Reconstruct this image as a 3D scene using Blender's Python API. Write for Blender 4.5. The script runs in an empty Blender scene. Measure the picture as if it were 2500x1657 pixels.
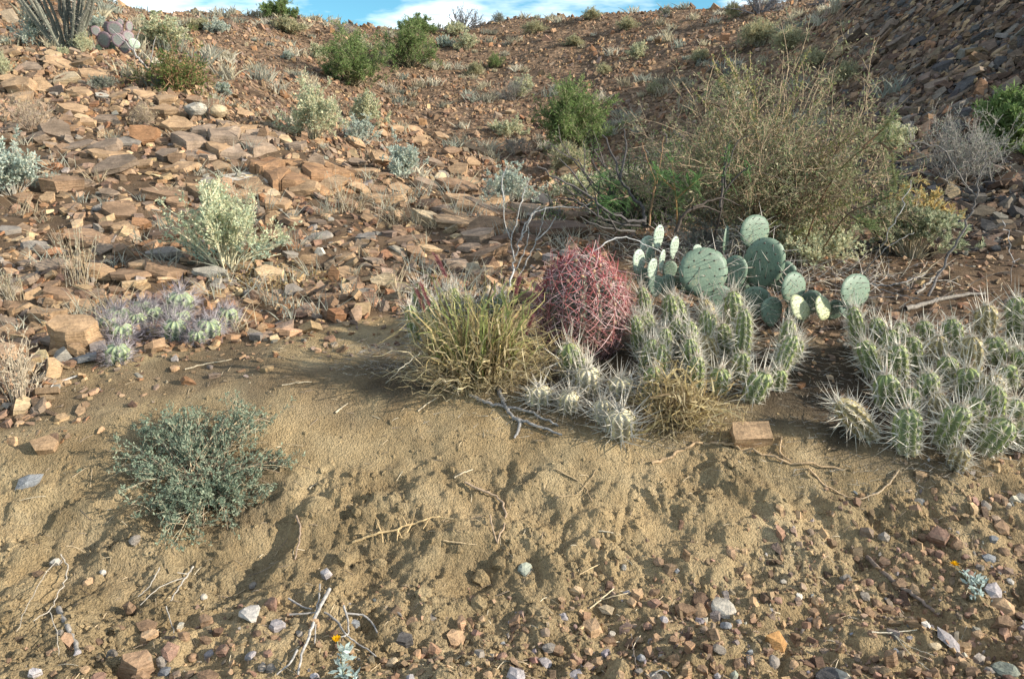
import bpy, math, numpy as np
from mathutils import Vector, Matrix

scene = bpy.context.scene
COL = scene.collection

# ------------------------------------------------------------------ camera, sky, sun, exposure
CAM_H, PITCH, FPX, W, H = 1.45, math.radians(14.0), 803.7, 1024, 678
cam_d = bpy.data.cameras.new('camera')
cam_d.sensor_width = 36.0
cam_d.lens = 36.0 * FPX / W
cam_d.clip_start = 0.05
cam_d.clip_end = 1000.0
cam = bpy.data.objects.new('camera', cam_d)
COL.objects.link(cam)
cam.location = (0, 0, CAM_H)
cam.rotation_euler = (math.pi / 2 - PITCH, 0, 0)
scene.camera = cam

SUN_AZ, SUN_EL = math.radians(104), math.radians(22)      # clockwise from +Y (the view direction)
sun_dir = Vector((math.sin(SUN_AZ) * math.cos(SUN_EL), math.cos(SUN_AZ) * math.cos(SUN_EL), math.sin(SUN_EL)))
sun_l = bpy.data.lights.new('sun', 'SUN')
sun_l.energy = 5.0
sun_l.angle = math.radians(0.55)
sun_l.color = (1.0, 0.92, 0.78)
sun_o = bpy.data.objects.new('sun', sun_l)
COL.objects.link(sun_o)
sun_o.rotation_euler = sun_dir.to_track_quat('Z', 'Y').to_euler()

world = bpy.data.worlds.new('World')
scene.world = world
world.use_nodes = True
nt = world.node_tree
nt.nodes.clear()
def wn(t, **kw):
    n = nt.nodes.new(t)
    for k, v in kw.items(): setattr(n, k, v)
    return n
w_out = wn('ShaderNodeOutputWorld')
w_bg = wn('ShaderNodeBackground')
w_bg.inputs['Strength'].default_value = 0.05
sky = wn('ShaderNodeTexSky', sky_type='NISHITA')
sky.sun_disc = False
sky.sun_elevation = SUN_EL
sky.sun_rotation = SUN_AZ
sky.altitude = 900.0
sky.air_density = 1.0
sky.dust_density = 0.3
sky.ozone_density = 1.0
tc = wn('ShaderNodeTexCoord')
sep = wn('ShaderNodeSeparateXYZ')
nt.links.new(tc.outputs['Generated'], sep.inputs[0])
zz = wn('ShaderNodeMath', operation='ADD'); zz.inputs[1].default_value = 0.10
nt.links.new(sep.outputs['Z'], zz.inputs[0])
zm = wn('ShaderNodeMath', operation='MAXIMUM'); zm.inputs[1].default_value = 0.03
nt.links.new(zz.outputs[0], zm.inputs[0])
dx = wn('ShaderNodeMath', operation='DIVIDE'); nt.links.new(sep.outputs['X'], dx.inputs[0]); nt.links.new(zm.outputs[0], dx.inputs[1])
dy = wn('ShaderNodeMath', operation='DIVIDE'); nt.links.new(sep.outputs['Y'], dy.inputs[0]); nt.links.new(zm.outputs[0], dy.inputs[1])
cmb = wn('ShaderNodeCombineXYZ'); nt.links.new(dx.outputs[0], cmb.inputs[0]); nt.links.new(dy.outputs[0], cmb.inputs[1])
cn = wn('ShaderNodeTexNoise'); cn.inputs['Scale'].default_value = 0.85; cn.inputs['Detail'].default_value = 6.0; cn.inputs['Roughness'].default_value = 0.55
nt.links.new(cmb.outputs[0], cn.inputs['Vector'])
cr = wn('ShaderNodeValToRGB')
cr.color_ramp.elements[0].position = 0.46; cr.color_ramp.elements[0].color = (0, 0, 0, 1)
cr.color_ramp.elements[1].position = 0.64; cr.color_ramp.elements[1].color = (1, 1, 1, 1)
nt.links.new(cn.outputs['Fac'], cr.inputs[0])
mixc = wn('ShaderNodeMix', data_type='RGBA')
nt.links.new(cr.outputs['Color'], mixc.inputs['Factor'])
tint = wn('ShaderNodeMix', data_type='RGBA', blend_type='MULTIPLY'); tint.inputs['Factor'].default_value = 1.0
tint.inputs[7].default_value = (.95, 1.75, 1.95, 1)
nt.links.new(sky.outputs[0], tint.inputs[6])
nt.links.new(tint.outputs[2], mixc.inputs[6])
mixc.inputs[7].default_value = (22.0, 22.6, 23.2, 1)
nt.links.new(mixc.outputs[2], w_bg.inputs['Color'])
nt.links.new(w_bg.outputs[0], w_out.inputs[0])

scene.view_settings.view_transform = 'Standard'
scene.view_settings.look = 'None'
scene.view_settings.gamma = 1.0
scene.view_settings.use_curve_mapping = False
scene.view_settings.exposure = 0.86
scene.render.engine = 'CYCLES'
scene.cycles.max_bounces = 6
scene.cycles.diffuse_bounces = 3
scene.cycles.glossy_bounces = 2
scene.cycles.transmission_bounces = 3
scene.cycles.use_denoising = True

# ------------------------------------------------------------------ small maths
CP, SP = math.cos(PITCH), math.sin(PITCH)
def ray(u, v):
    """direction with unit forward depth for a point of the photograph (1024 x 678 pixels)"""
    a = (np.asarray(u, float) - 512) / FPX; b = (339 - np.asarray(v, float)) / FPX
    return np.stack([a, CP + b * SP, -SP + b * CP], -1)
def at_y(u, v, y):
    d = ray(u, v)
    return d / d[..., 1:2] * np.asarray(y, float)[..., None] + np.array([0, 0, CAM_H])
def project(p):
    p = np.asarray(p, float) - np.array([0, 0, CAM_H])
    dep = p[..., 1] * CP - p[..., 2] * SP
    up = p[..., 1] * SP + p[..., 2] * CP
    return 512 + FPX * p[..., 0] / dep, 339 - FPX * up / dep, dep

def _hash(ix, iy, seed):
    h = (ix.astype(np.int64) * 374761393 + iy.astype(np.int64) * 668265263 + seed * 982451653) & 0xffffffff
    h = ((h ^ (h >> 13)) * 1274126177) & 0xffffffff
    h = ((h ^ (h >> 16)) * 2246822519) & 0xffffffff
    return (h ^ (h >> 15)) & 0xffffffff
def perlin(x, y, seed=0):
    xi = np.floor(x); yi = np.floor(y); fx = x - xi; fy = y - yi
    xi = xi.astype(np.int64); yi = yi.astype(np.int64)
    def g(ix, iy, dx_, dy_):
        a = _hash(ix, iy, seed) * (2 * math.pi / 4294967296.0)
        return np.cos(a) * dx_ + np.sin(a) * dy_
    u = fx * fx * fx * (fx * (fx * 6 - 15) + 10); v = fy * fy * fy * (fy * (fy * 6 - 15) + 10)
    a = g(xi, yi, fx, fy); b = g(xi + 1, yi, fx - 1, fy); c = g(xi, yi + 1, fx, fy - 1); d = g(xi + 1, yi + 1, fx - 1, fy - 1)
    return ((a + (b - a) * u) * (1 - v) + (c + (d - c) * u) * v) * 1.5
def fbm(x, y, octs, seed=0, gain=.5):
    s = 0; a = 1
    for o in range(octs):
        s = s + a * perlin(x * 2 ** o + 17.3 * o, y * 2 ** o - 9.1 * o, seed + o); a *= gain
    return s
def sstep(a, b, x):
    t = np.clip((x - a) / (b - a), 0, 1); return t * t * (3 - 2 * t)

# ------------------------------------------------------------------ the lie of the land
_cp = []
def row(u, pts): _cp.extend((u, v, y) for v, y in pts)
near = [(760, 1.62), (678, 1.93), (600, 2.26), (560, 2.44), (500, 2.68), (460, 2.86), (430, 3.0)]
row(-150, near + [(400, 3.2), (340, 3.8), (300, 4.3), (250, 5.0), (200, 5.9), (150, 6.9), (100, 8.3), (50, 10), (0, 12.5), (-60, 17)])
row(30, near + [(400, 3.2), (340, 3.82), (300, 4.4), (250, 5.2), (200, 6.2), (150, 7.5), (100, 9.0), (60, 10.6), (20, 14.5), (-25, 20)])
row(130, near + [(400, 3.18), (350, 3.7), (300, 4.4), (250, 5.2), (200, 6.2), (150, 7.6), (100, 9.2), (60, 11.2), (30, 16), (11, 24)])
row(220, near + [(400, 3.16), (350, 3.65), (300, 4.4), (250, 5.3), (200, 6.4), (150, 7.8), (105, 9.6), (85, 12.5), (55, 18.5), (18, 27)])
row(300, near + [(400, 3.15), (350, 3.62), (300, 4.4), (250, 5.3), (200, 6.5), (160, 7.8), (132, 9.0), (118, 12.2), (88, 17), (60, 22), (20, 29)])
row(400, near + [(400, 3.15), (350, 3.62), (300, 4.4), (250, 5.4), (210, 6.7), (172, 8.5), (158, 13), (120, 18), (80, 24), (31, 33)])
row(512, near + [(400, 3.15), (350, 3.62), (300, 4.4), (250, 5.5), (220, 6.8), (200, 8.0), (188, 12), (150, 16), (100, 21), (60, 27), (23, 32)])
row(620, near + [(400, 3.15), (350, 3.62), (300, 4.5), (250, 5.7), (215, 7.3), (180, 10.0), (140, 15), (100, 19), (50, 25), (15, 30)])
row(750, near + [(400, 3.15), (350, 3.62), (300, 4.5), (250, 5.8), (200, 8.0), (150, 12), (100, 15.5), (60, 19), (17, 25)])
row(880, near + [(400, 3.15), (350, 3.62), (300, 4.5), (260, 5.6), (215, 7.2), (170, 9.0), (100, 11.5), (40, 14.5), (0, 16.5), (-12, 19)])
row(1000, near + [(400, 3.15), (350, 3.62), (300, 4.5), (250, 5.9), (215, 6.9), (150, 8.5), (80, 10.3), (0, 12.5), (-40, 14.5), (-42, 18)])
row(1170, near + [(400, 3.15), (350, 3.6), (300, 4.4), (240, 5.6), (200, 6.4), (120, 7.8), (40, 9.6), (-50, 12), (-55, 15)])
_P = np.array([at_y(u, v, np.array(y)) for u, v, y in _cp])
_far = []
for ang in range(-80, 81, 16):
    t = math.tan(math.radians(max(-55, min(55, ang))))
    _far += [(t * 55, 55, 3.4), (t * 170, 170, 0.0)]
for s in (-1, 1):
    for y, z in ((0.8, -.15), (2, .02), (3.2, .4), (5, .8)): _far.append((s * y * 2.2, y, z))
for x in (-.6, -.2, .2, .6): _far.append((x * 1.0, 0.9, -.25))
for x, y, z in ((-1.9, 10.2, 1.12), (-.6, 9.6, .72), (.3, 9.5, .62), (-3.0, 10.6, 1.38)): _far.append((x, y, z))   # the swale behind the stony ridge
_P = np.vstack([_P, np.array(_far, float)])
def _pq(x, y):
    y = np.maximum(y, 0.25)
    return np.clip(x / y, -3, 3) * 1.5, np.log(y) * 1.25
def _ker(r2): return r2 * np.log(r2 + 1e-9) * .5
_cpq = np.stack(_pq(_P[:, 0], _P[:, 1]), -1)
_n = len(_P)
_A = np.zeros((_n + 3, _n + 3))
_A[:_n, :_n] = _ker(((_cpq[:, None] - _cpq[None]) ** 2).sum(-1)) + np.eye(_n) * 2e-4
_A[:_n, _n] = 1; _A[:_n, _n + 1:] = _cpq; _A[_n, :_n] = 1; _A[_n + 1:, :_n] = _cpq.T
_w = np.linalg.solve(_A, np.concatenate([_P[:, 2], [0, 0, 0]]))
def base_h(x, y):
    x = np.asarray(x, float).ravel(); y = np.asarray(y, float).ravel()
    out = np.empty(len(x))
    for i in range(0, len(x), 40000):
        px, py = _pq(x[i:i + 40000], y[i:i + 40000])
        r2 = (px[:, None] - _cpq[None, :, 0]) ** 2 + (py[:, None] - _cpq[None, :, 1]) ** 2
        out[i:i + 40000] = _ker(r2) @ _w[:_n] + _w[_n] + px * _w[_n + 1] + py * _w[_n + 2]
    return out

_ridge_l = np.array([(-.52, 3.05), (-.70, 2.78), (-.82, 2.55), (-.92, 2.30), (-1.0, 1.9)])     # the eroded lip left of the soil bank
_gul_r = np.array([(1.02, 2.75), (1.13, 2.5), (1.25, 2.3), (1.42, 2.0)])                        # the gully on the right
def detail(x, y):
    x = np.asarray(x, float); y = np.asarray(y, float)
    d = np.zeros_like(x)
    soil = 1 - soil_edge(x, y)                               # 1 on the bare soil in front
    nearm = 1 - sstep(4.5, 9, y)
    face = soil * (1 - sstep(2.75, 3.0, y + .12 * perlin(x * 2.3, y * 2.3, 5)))    # the crumbling face of the bank
    d += soil * .022 * perlin(x * 2.6, y * 2.6, 11) + soil * .008 * perlin(x * 8, y * 8, 12)
    d += face * (.026 * fbm(x * 5, y * 6.5, 4, 21, .55) - .016 * sstep(.35, .7, np.abs(fbm(x * 3.2, y * 4.2, 2, 25))))
    patch = sstep(-.25, .45, fbm(x * 3.1, y * 3.1, 2, 77))
    d += soil * (.2 + .8 * face) * patch * (.0125 * fbm(x * 20, y * 20, 4, 33, .62))
    d += soil * (.35 + .65 * face) * .0046 * fbm(x * 75, y * 75, 2, 35)
    rl = np.abs(perlin(x * 4.5 + .6 * perlin(x * 3, y * 3, 28), y * 1.6, 27))                     # runnels washed down the bank
    d -= soil * .010 * sstep(.16, .0, rl) * (.25 + .75 * face)
    rough = (1 - soil)
    d += rough * nearm * (.05 * fbm(x * 1.3, y * 1.3, 3, 41) + .022 * np.abs(perlin(x * 6, y * 6, 45)))
    far_ = sstep(8, 14, y)
    d += far_ * (.16 * fbm(x * .35, y * .35, 4, 51) + .03 * perlin(x * 3, y * 3, 55))
    d += rough * sstep(5, 8, y) * .035 * np.abs(fbm(x * 4, y * 4, 2, 57))
    # strata steps of the shale hill on the right
    hill = sstep(0.42, 0.58, x / np.maximum(y, .5)) * sstep(6.0, 8.0, y)
    d += hill * .10 * np.abs(fbm(x * 1.6, y * 1.9, 3, 61))
    xl = np.interp(y, _ridge_l[::-1, 1], _ridge_l[::-1, 0])
    s = x - xl + .11 * perlin(x * 4.3, y * 4.3, 71) + .035 * perlin(x * 15, y * 15, 72)
    d -= .042 * sstep(.05, -.09, s) * (1 - sstep(.25, 1.0, -s)) * sstep(2.1, 2.4, y) * (1 - sstep(2.6, 2.95, y))
    xr = np.interp(y, _gul_r[::-1, 1], _gul_r[::-1, 0])
    s = x - xr + .07 * perlin(x * 5, y * 5, 73) + .02 * perlin(x * 17, y * 17, 75)
    d -= .032 * np.exp(-(s / .075) ** 2) * (.5 + perlin(x * 5, y * 5, 74)) * (1 - sstep(2.7, 2.95, y))
    return d
_edge_px = [(-200, 425), (0, 420), (60, 395), (95, 362), (170, 345), (232, 340), (300, 330), (400, 322), (500, 318), (620, 335), (760, 345), (880, 350), (1024, 340), (1250, 330)]
_ee = None
def soil_edge(x, y):
    """0 on the tan soil of the bank, 1 on stony ground"""
    global _ee
    if _ee is None:
        pts = []
        for u, v in _edge_px:
            d = ray(u, v); ys = np.linspace(1.5, 9, 800); p = d / d[1] * ys[:, None] + np.array([0, 0, CAM_H])
            k = np.argmax(p[:, 2] < base_h(p[:, 0], p[:, 1])); pts.append((p[k, 0] / ys[k], ys[k]))
        _ee = np.array(pts)
    ye = np.interp(x / np.maximum(y, .3), _ee[:, 0], _ee[:, 1])
    return sstep(-.12, .12, y - ye + .16 * perlin(x * 3.3, y * 3.3, 7) + .06 * perlin(x * 11, y * 11, 8))
def stony(x, y):
    """like soil_edge, but fading out well into the soil: how many loose chips lie about"""
    ye = np.interp(x / np.maximum(y, .3), _ee[:, 0], _ee[:, 1])
    return sstep(-.75, .10, y - ye + .16 * perlin(x * 3.3, y * 3.3, 7) + .10 * perlin(x * 9, y * 9, 8))
LITTER_SHADE = [(1.32, 3.25, .42, .9), (1.0, 3.6, .6, .8), (.35, 3.55, .5, .7), (-.42, 3.35, .28, .75), (1.9, 3.4, .7, .8), (.25, 3.15, .25, .6), (1.6, 3.0, .35, .6), (-1.06, 2.74, .26, .5), (-1.35, 3.55, .3, .35)]   # dark plant litter, with the shade between the cactus clumps painted in: x, y, radius, amount
def height(x, y):
    return base_h(x, y).reshape(np.shape(x)) + detail(x, y)
_ts = np.geomspace(1.0, 120, 2600)
def hit(u, v):
    """the point of the ground seen at a pixel of the photograph"""
    d = ray(u, v); d = d / np.linalg.norm(d)
    p = d * _ts[:, None] + np.array([0, 0, CAM_H])
    below = p[:, 2] < height(p[:, 0], p[:, 1])
    k = int(np.argmax(below)) if below.any() else len(_ts) - 1
    if k > 0:
        fine = np.linspace(_ts[k - 1], _ts[k], 12); q = d * fine[:, None] + np.array([0, 0, CAM_H])
        j = int(np.argmax(q[:, 2] <= height(q[:, 0], q[:, 1]) + 1e-5)); return q[j]
    return p[k]
def gz(x, y): return float(height(np.array([x]), np.array([y]))[0])
def gnormal(x, y, e=.06):
    zx = (gz(x + e, y) - gz(x - e, y)) / (2 * e); zy = (gz(x, y + e) - gz(x, y - e)) / (2 * e)
    n = Vector((-zx, -zy, 1)); n.normalize(); return n

# ------------------------------------------------------------------ meshes
def new_mesh(name, verts, faces, mat, smooth=False, tint=None):
    """faces: list of integer arrays (n, k)"""
    verts = np.asarray(verts, np.float32)
    me = bpy.data.meshes.new(name)
    faces = [np.asarray(f, np.int32) for f in faces if len(f)]
    nl = sum(f.size for f in faces); nf = sum(len(f) for f in faces)
    me.vertices.add(len(verts)); me.vertices.foreach_set('co', verts.ravel())
    me.loops.add(nl); me.polygons.add(nf)
    me.loops.foreach_set('vertex_index', np.concatenate([f.ravel() for f in faces]))
    starts = []; s = 0
    for f in faces:
        starts.append(s + np.arange(len(f)) * f.shape[1]); s += f.size
    me.polygons.foreach_set('loop_start', np.concatenate(starts).astype(np.int32))
    if tint is not None:
        a = me.attributes.new('tint', 'FLOAT_COLOR', 'POINT')
        c = np.ones((len(verts), 4), np.float32); c[:, :3] = tint
        a.data.foreach_set('color', c.ravel())
    me.update(calc_edges=True)
    me.polygons.foreach_set('use_smooth', np.full(nf, bool(smooth)))
    me.materials.append(mat)
    return me
class MB:
    """collects tubes, blades, leaves and spines that belong to ONE part"""
    def __init__(s): s.v = []; s.f = {}; s.t = []; s.n = 0
    def add(s, v, faces, tint):
        v = np.asarray(v, float).reshape(-1, 3)
        for f in faces:
            f = np.asarray(f); s.f.setdefault(f.shape[1], []).append(f + s.n)
        t = np.asarray(tint, float)
        s.t.append(np.broadcast_to(t, (len(v), 3)) if t.ndim == 1 else t.reshape(-1, 3))
        s.v.append(v); s.n += len(v)
    def mesh(s, name, mat, smooth=False):
        return new_mesh(name, np.vstack(s.v), [np.vstack(x) for x in s.f.values()], mat, smooth, np.vstack(s.t))
    def tubes(s, paths, r0, r1, tint, sides=4, tint1=None, rad=None):
        paths = np.asarray(paths, float); N, P, _ = paths.shape
        tan = np.gradient(paths, axis=1); tan /= np.linalg.norm(tan, axis=-1, keepdims=True) + 1e-9
        ax = paths[:, -1] - paths[:, 0]; ref = np.where(np.abs(ax[:, 2:3]) > .8 * np.linalg.norm(ax, axis=-1, keepdims=True), [[1., .1, 0]], [[.05, .1, 1.]])
        u = ref[:, None] - (ref[:, None] * tan).sum(-1, keepdims=True) * tan; u /= np.linalg.norm(u, axis=-1, keepdims=True) + 1e-9
        w = np.cross(tan, u)
        tt = np.linspace(0, 1, P)
        r = np.asarray(r0).reshape(-1, 1) * (1 - tt) + np.asarray(r1).reshape(-1, 1) * tt
        if rad is not None: r = r * rad
        r = np.broadcast_to(r, (N, P))
        a = np.arange(sides) * 2 * math.pi / sides
        v = paths[:, :, None] + r[:, :, None, None] * (np.cos(a)[:, None] * u[:, :, None] + np.sin(a)[:, None] * w[:, :, None])
        i = np.arange(N)[:, None, None] * P * sides + np.arange(P - 1)[None, :, None] * sides
        k = np.arange(sides)[None, None]; k2 = (k + 1) % sides
        q = np.stack([i + k, i + k2, i + sides + k2, i + sides + k], -1).reshape(-1, 4)
        fs = [q]
        if sides == 4:
            e = np.arange(N)[:, None] * P * sides + (P - 1) * sides + np.arange(4)[None]; fs.append(e)
        tint = np.asarray(tint, float)
        if tint.ndim == 1: tint = np.broadcast_to(tint, (N, 3))
        tc_ = tint[:, None, None] * np.ones((1, P, sides, 1))
        if tint1 is not None: tc_ = tc_ * (1 - tt)[None, :, None, None] + np.asarray(tint1, float) * tt[None, :, None, None]
        s.add(v, fs, tc_)
    def leaves(s, pos, d, nrm, L, Wd, tint, fold=.0):
        pos = np.asarray(pos, float); N = len(pos)
        d = d / (np.linalg.norm(d, axis=-1, keepdims=True) + 1e-9); sd = np.cross(d, nrm); sd /= np.linalg.norm(sd, axis=-1, keepdims=True) + 1e-9
        L = np.asarray(L).reshape(-1, 1); Wd = np.asarray(Wd).reshape(-1, 1)
        m = pos + d * L * .5
        v = np.stack([pos, m + sd * Wd * .5, pos + d * L, m - sd * Wd * .5], 1)
        t = np.asarray(tint, float); t = np.broadcast_to(t, (N, 3)) if t.ndim == 1 else t
        s.add(v, [np.arange(4 * N).reshape(N, 4)], np.repeat(t, 4, 0))
    def blades(s, paths, width, tint, tint1=None, rng=None):
        paths = np.asarray(paths, float); N, P, _ = paths.shape
        tan = np.gradient(paths, axis=1); a = rng.uniform(0, 2 * math.pi, N); ref = np.stack([np.cos(a), np.sin(a), .2 * np.ones(N)], -1)
        sd = np.cross(tan, ref[:, None]); sd /= np.linalg.norm(sd, axis=-1, keepdims=True) + 1e-9
        w = np.asarray(width).reshape(-1, 1) * np.array([.8, 1, 1, .8, .5, .3, .15, .08])[np.linspace(0, 6, P).astype(int)][None]
        v = np.stack([paths - sd * w[..., None] * .5, paths + sd * w[..., None] * .5], 2)
        i = (np.arange(N)[:, None] * P + np.arange(P - 1)[None]) * 2
        q = np.stack([i, i + 1, i + 3, i + 2], -1).reshape(-1, 4)
        tint = np.asarray(tint, float); tint = np.broadcast_to(tint, (N, 3)) if tint.ndim == 1 else tint
        tt = np.linspace(0, 1, P)[None, :, None, None]
        tc_ = tint[:, None, None] * np.ones((1, P, 2, 1))
        if tint1 is not None: tc_ = tc_ * (1 - tt) + np.asarray(tint1)[..., :] * tt if np.asarray(tint1).ndim == 1 else tc_ * (1 - tt) + np.asarray(tint1)[:, None, None] * tt
        s.add(v, [q], tc_)
    def spines(s, base, tip, r, tint, tint1=None):
        base = np.asarray(base, float); tip = np.asarray(tip, float); N = len(base)
        d = tip - base; d /= np.linalg.norm(d, axis=-1, keepdims=True) + 1e-9
        ref = np.where(np.abs(d[:, 2:3]) > .8, [[1., 0, 0]], [[0, 0, 1.]])
        u = np.cross(d, ref); u /= np.linalg.norm(u, axis=-1, keepdims=True); w = np.cross(d, u)
        r = np.asarray(r).reshape(-1, 1) * np.ones((N, 1))
        ring = [base + r * (math.cos(a) * u + math.sin(a) * w) for a in (0, 2.094, 4.189)]
        v = np.stack(ring + [tip], 1)
        i = np.arange(N)[:, None] * 4
        f = np.vstack([np.hstack([i, i + 1, i + 3]), np.hstack([i + 1, i + 2, i + 3]), np.hstack([i + 2, i, i + 3])])
        t = np.asarray(tint, float); t = np.broadcast_to(t, (N, 3)) if t.ndim == 1 else t
        t1 = t if tint1 is None else np.broadcast_to(np.asarray(tint1, float), (N, 3))
        s.add(v, [f], np.stack([t, t, t, t1], 1))

# ------------------------------------------------------------------ objects
def link(name, me, parent=None, kind=None):
    o = bpy.data.objects.new(name, me); COL.objects.link(o)
    if parent is not None: o.parent = parent
    if kind: o['kind'] = kind
    return o
def tag(o, label, cat, group=None):
    o['label'] = label; o['category'] = cat
    if group: o['group'] = group
    return o
def thing(name, label, cat, loc=(0, 0, 0), group=None):
    o = bpy.data.objects.new(name, None); COL.objects.link(o)
    o.location = tuple(float(c) for c in loc); o.empty_display_size = .1
    return tag(o, label, cat, group)
def dup(root, loc, rotz=0, scale=1, label=None):
    r = root.copy(); COL.objects.link(r); r.location = tuple(float(c) for c in loc); r.rotation_euler = (0, 0, rotz)
    r.scale = (scale,) * 3 if np.isscalar(scale) else scale
    if label: r['label'] = label
    for ch in list(root.children):
        c = ch.copy(); COL.objects.link(c); c.parent = r
        for g in list(ch.children):
            e = g.copy(); COL.objects.link(e); e.parent = c
    return r

# ------------------------------------------------------------------ materials
def mat(name, build):
    m = bpy.data.materials.new(name); m.use_nodes = True
    n = m.node_tree; n.nodes.clear()
    out = n.nodes.new('ShaderNodeOutputMaterial')
    def N(t, ins=None, **kw):
        x = n.nodes.new(t)
        for k, v in kw.items(): setattr(x, k, v)
        for k, v in (ins or {}).items():
            if isinstance(v, bpy.types.NodeSocket): n.links.new(v, x.inputs[k])
            else: x.inputs[k].default_value = v
        return x
    n.links.new(build(N), out.inputs[0])
    return m
def mul(N, a, b, f=1.0):
    x = N('ShaderNodeMix', {0: f, 6: a, 7: b}, data_type='RGBA', blend_type='MULTIPLY'); return x.outputs[2]
def grey(N, sock, lo, hi, p0=.3, p1=.7):
    r = N('ShaderNodeMapRange', {0: sock, 1: p0, 2: p1, 3: lo, 4: hi}); return r.outputs[0]
def leaf_mat(N):
    t = N('ShaderNodeAttribute', attribute_name='tint').outputs['Color']
    g = N('ShaderNodeTexNoise', {'Scale': 23., 'Detail': 2.})
    v = grey(N, g.outputs['Fac'], .7, 1.3)
    c = N('ShaderNodeVectorMath', {0: t, 'Scale': v}, operation='SCALE').outputs[0]
    d = N('ShaderNodeBsdfDiffuse', {'Color': c})
    tr = N('ShaderNodeBsdfTranslucent', {'Color': c})
    return N('ShaderNodeMixShader', {0: .42, 1: d.outputs[0], 2: tr.outputs[0]}).outputs[0]
def wood_mat(N):
    t = N('ShaderNodeAttribute', attribute_name='tint').outputs['Color']
    co = N('ShaderNodeTexCoord').outputs['Object']
    g = N('ShaderNodeTexNoise', {'Vector': co, 'Scale': 90., 'Detail': 4.})
    v = grey(N, g.outputs['Fac'], .6, 1.35)
    c = N('ShaderNodeVectorMath', {0: t, 'Scale': v}, operation='SCALE').outputs[0]
    b = N('ShaderNodeBump', {'Strength': .6, 'Distance': .004, 'Height': g.outputs['Fac']})
    return N('ShaderNodeBsdfPrincipled', {'Base Color': c, 'Roughness': .8, 'Normal': b.outputs[0], 'Specular IOR Level': .25}).outputs[0]
def spine_mat(N):
    t = N('ShaderNodeAttribute', attribute_name='tint').outputs['Color']
    g = N('ShaderNodeTexNoise', {'Scale': 60., 'Detail': 1.})
    c = N('ShaderNodeVectorMath', {0: t, 'Scale': grey(N, g.outputs['Fac'], .85, 1.15)}, operation='SCALE').outputs[0]
    p = N('ShaderNodeBsdfPrincipled', {'Base Color': c, 'Roughness': .45, 'Specular IOR Level': .4})
    tr = N('ShaderNodeBsdfTranslucent', {'Color': c})
    return N('ShaderNodeMixShader', {0: .25, 1: p.outputs[0], 2: tr.outputs[0]}).outputs[0]
def skin_mat(N):
    t = N('ShaderNodeAttribute', attribute_name='tint').outputs['Color']
    co = N('ShaderNodeTexCoord').outputs['Object']
    g = N('ShaderNodeTexNoise', {'Vector': co, 'Scale': 30., 'Detail': 5., 'Roughness': .65})
    v = grey(N, g.outputs['Fac'], .72, 1.25)
    c = N('ShaderNodeVectorMath', {0: t, 'Scale': v}, operation='SCALE').outputs[0]
    g2 = N('ShaderNodeTexNoise', {'Vector': co, 'Scale': 9., 'Detail': 4.})
    f = grey(N, g2.outputs['Fac'], 0, .55, .58, .72)
    c = N('ShaderNodeMix', {0: f, 6: c, 7: (.30, .27, .17, 1)}, data_type='RGBA').outputs[2]       # corky scars
    b = N('ShaderNodeBump', {'Strength': .35, 'Distance': .004, 'Height': g.outputs['Fac']})
    return N('ShaderNodeBsdfPrincipled', {'Base Color': c, 'Roughness': .5, 'Normal': b.outputs[0], 'Specular IOR Level': .35, 'Subsurface Weight': .0}).outputs[0]
def rock_nodes(N, base):
    co = N('ShaderNodeTexCoord').outputs['Object']
    oi = N('ShaderNodeObjectInfo')
    off = N('ShaderNodeVectorMath', {0: (37.1, 11.7, 23.3), 'Scale': oi.outputs['Random']}, operation='SCALE').outputs[0]
    pv = N('ShaderNodeVectorMath', {0: N('ShaderNodeNewGeometry').outputs['Position'], 1: off}, operation='ADD').outputs[0]
    big = N('ShaderNodeTexNoise', {'Vector': pv, 'Scale': 9., 'Detail': 5., 'Roughness': .6})
    fine = N('ShaderNodeTexNoise', {'Vector': pv, 'Scale': 70., 'Detail': 5., 'Roughness': .7})
    wmap = N('ShaderNodeMapping', {'Vector': pv, 'Scale': (1.5, 1.5, 14.)})
    band = N('ShaderNodeTexNoise', {'Vector': wmap.outputs[0], 'Scale': 5., 'Detail': 4., 'Roughness': .6, 'Distortion': .4})
    c = N('ShaderNodeVectorMath', {0: base, 'Scale': grey(N, big.outputs['Fac'], .62, 1.32)}, operation='SCALE').outputs[0]
    c = N('ShaderNodeVectorMath', {0: c, 'Scale': grey(N, fine.outputs['Fac'], .72, 1.25)}, operation='SCALE').outputs[0]
    c = mul(N, c, N('ShaderNodeMix', {0: grey(N, band.outputs['Fac'], 0, 1), 6: (.78, .74, .72, 1), 7: (1.14, 1.08, 1.0, 1)}, data_type='RGBA').outputs[2])
    lich = N('ShaderNodeTexNoise', {'Vector': pv, 'Scale': 26., 'Detail': 6., 'Roughness': .75})
    c = N('ShaderNodeMix', {0: grey(N, lich.outputs['Fac'], 0, .5, .6, .72), 6: c, 7: (.34, .27, .19, 1)}, data_type='RGBA').outputs[2]
    hgt = N('ShaderNodeMath', {0: grey(N, band.outputs['Fac'], 0, 1), 1: fine.outputs['Fac']}, operation='ADD').outputs[0]
    b = N('ShaderNodeBump', {'Strength': .7, 'Distance': .008, 'Height': hgt})
    return N('ShaderNodeBsdfPrincipled', {'Base Color': c, 'Roughness': .82, 'Normal': b.outputs[0], 'Specular IOR Level': .2}).outputs[0]
M_LEAF = mat('leaf', leaf_mat)
M_WOOD = mat('dry_wood', wood_mat)
M_SPINE = mat('spine', spine_mat)
M_SKIN = mat('cactus_skin', skin_mat)
M_ROCK = mat('rock', lambda N: rock_nodes(N, N('ShaderNodeObjectInfo').outputs['Color']))
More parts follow.
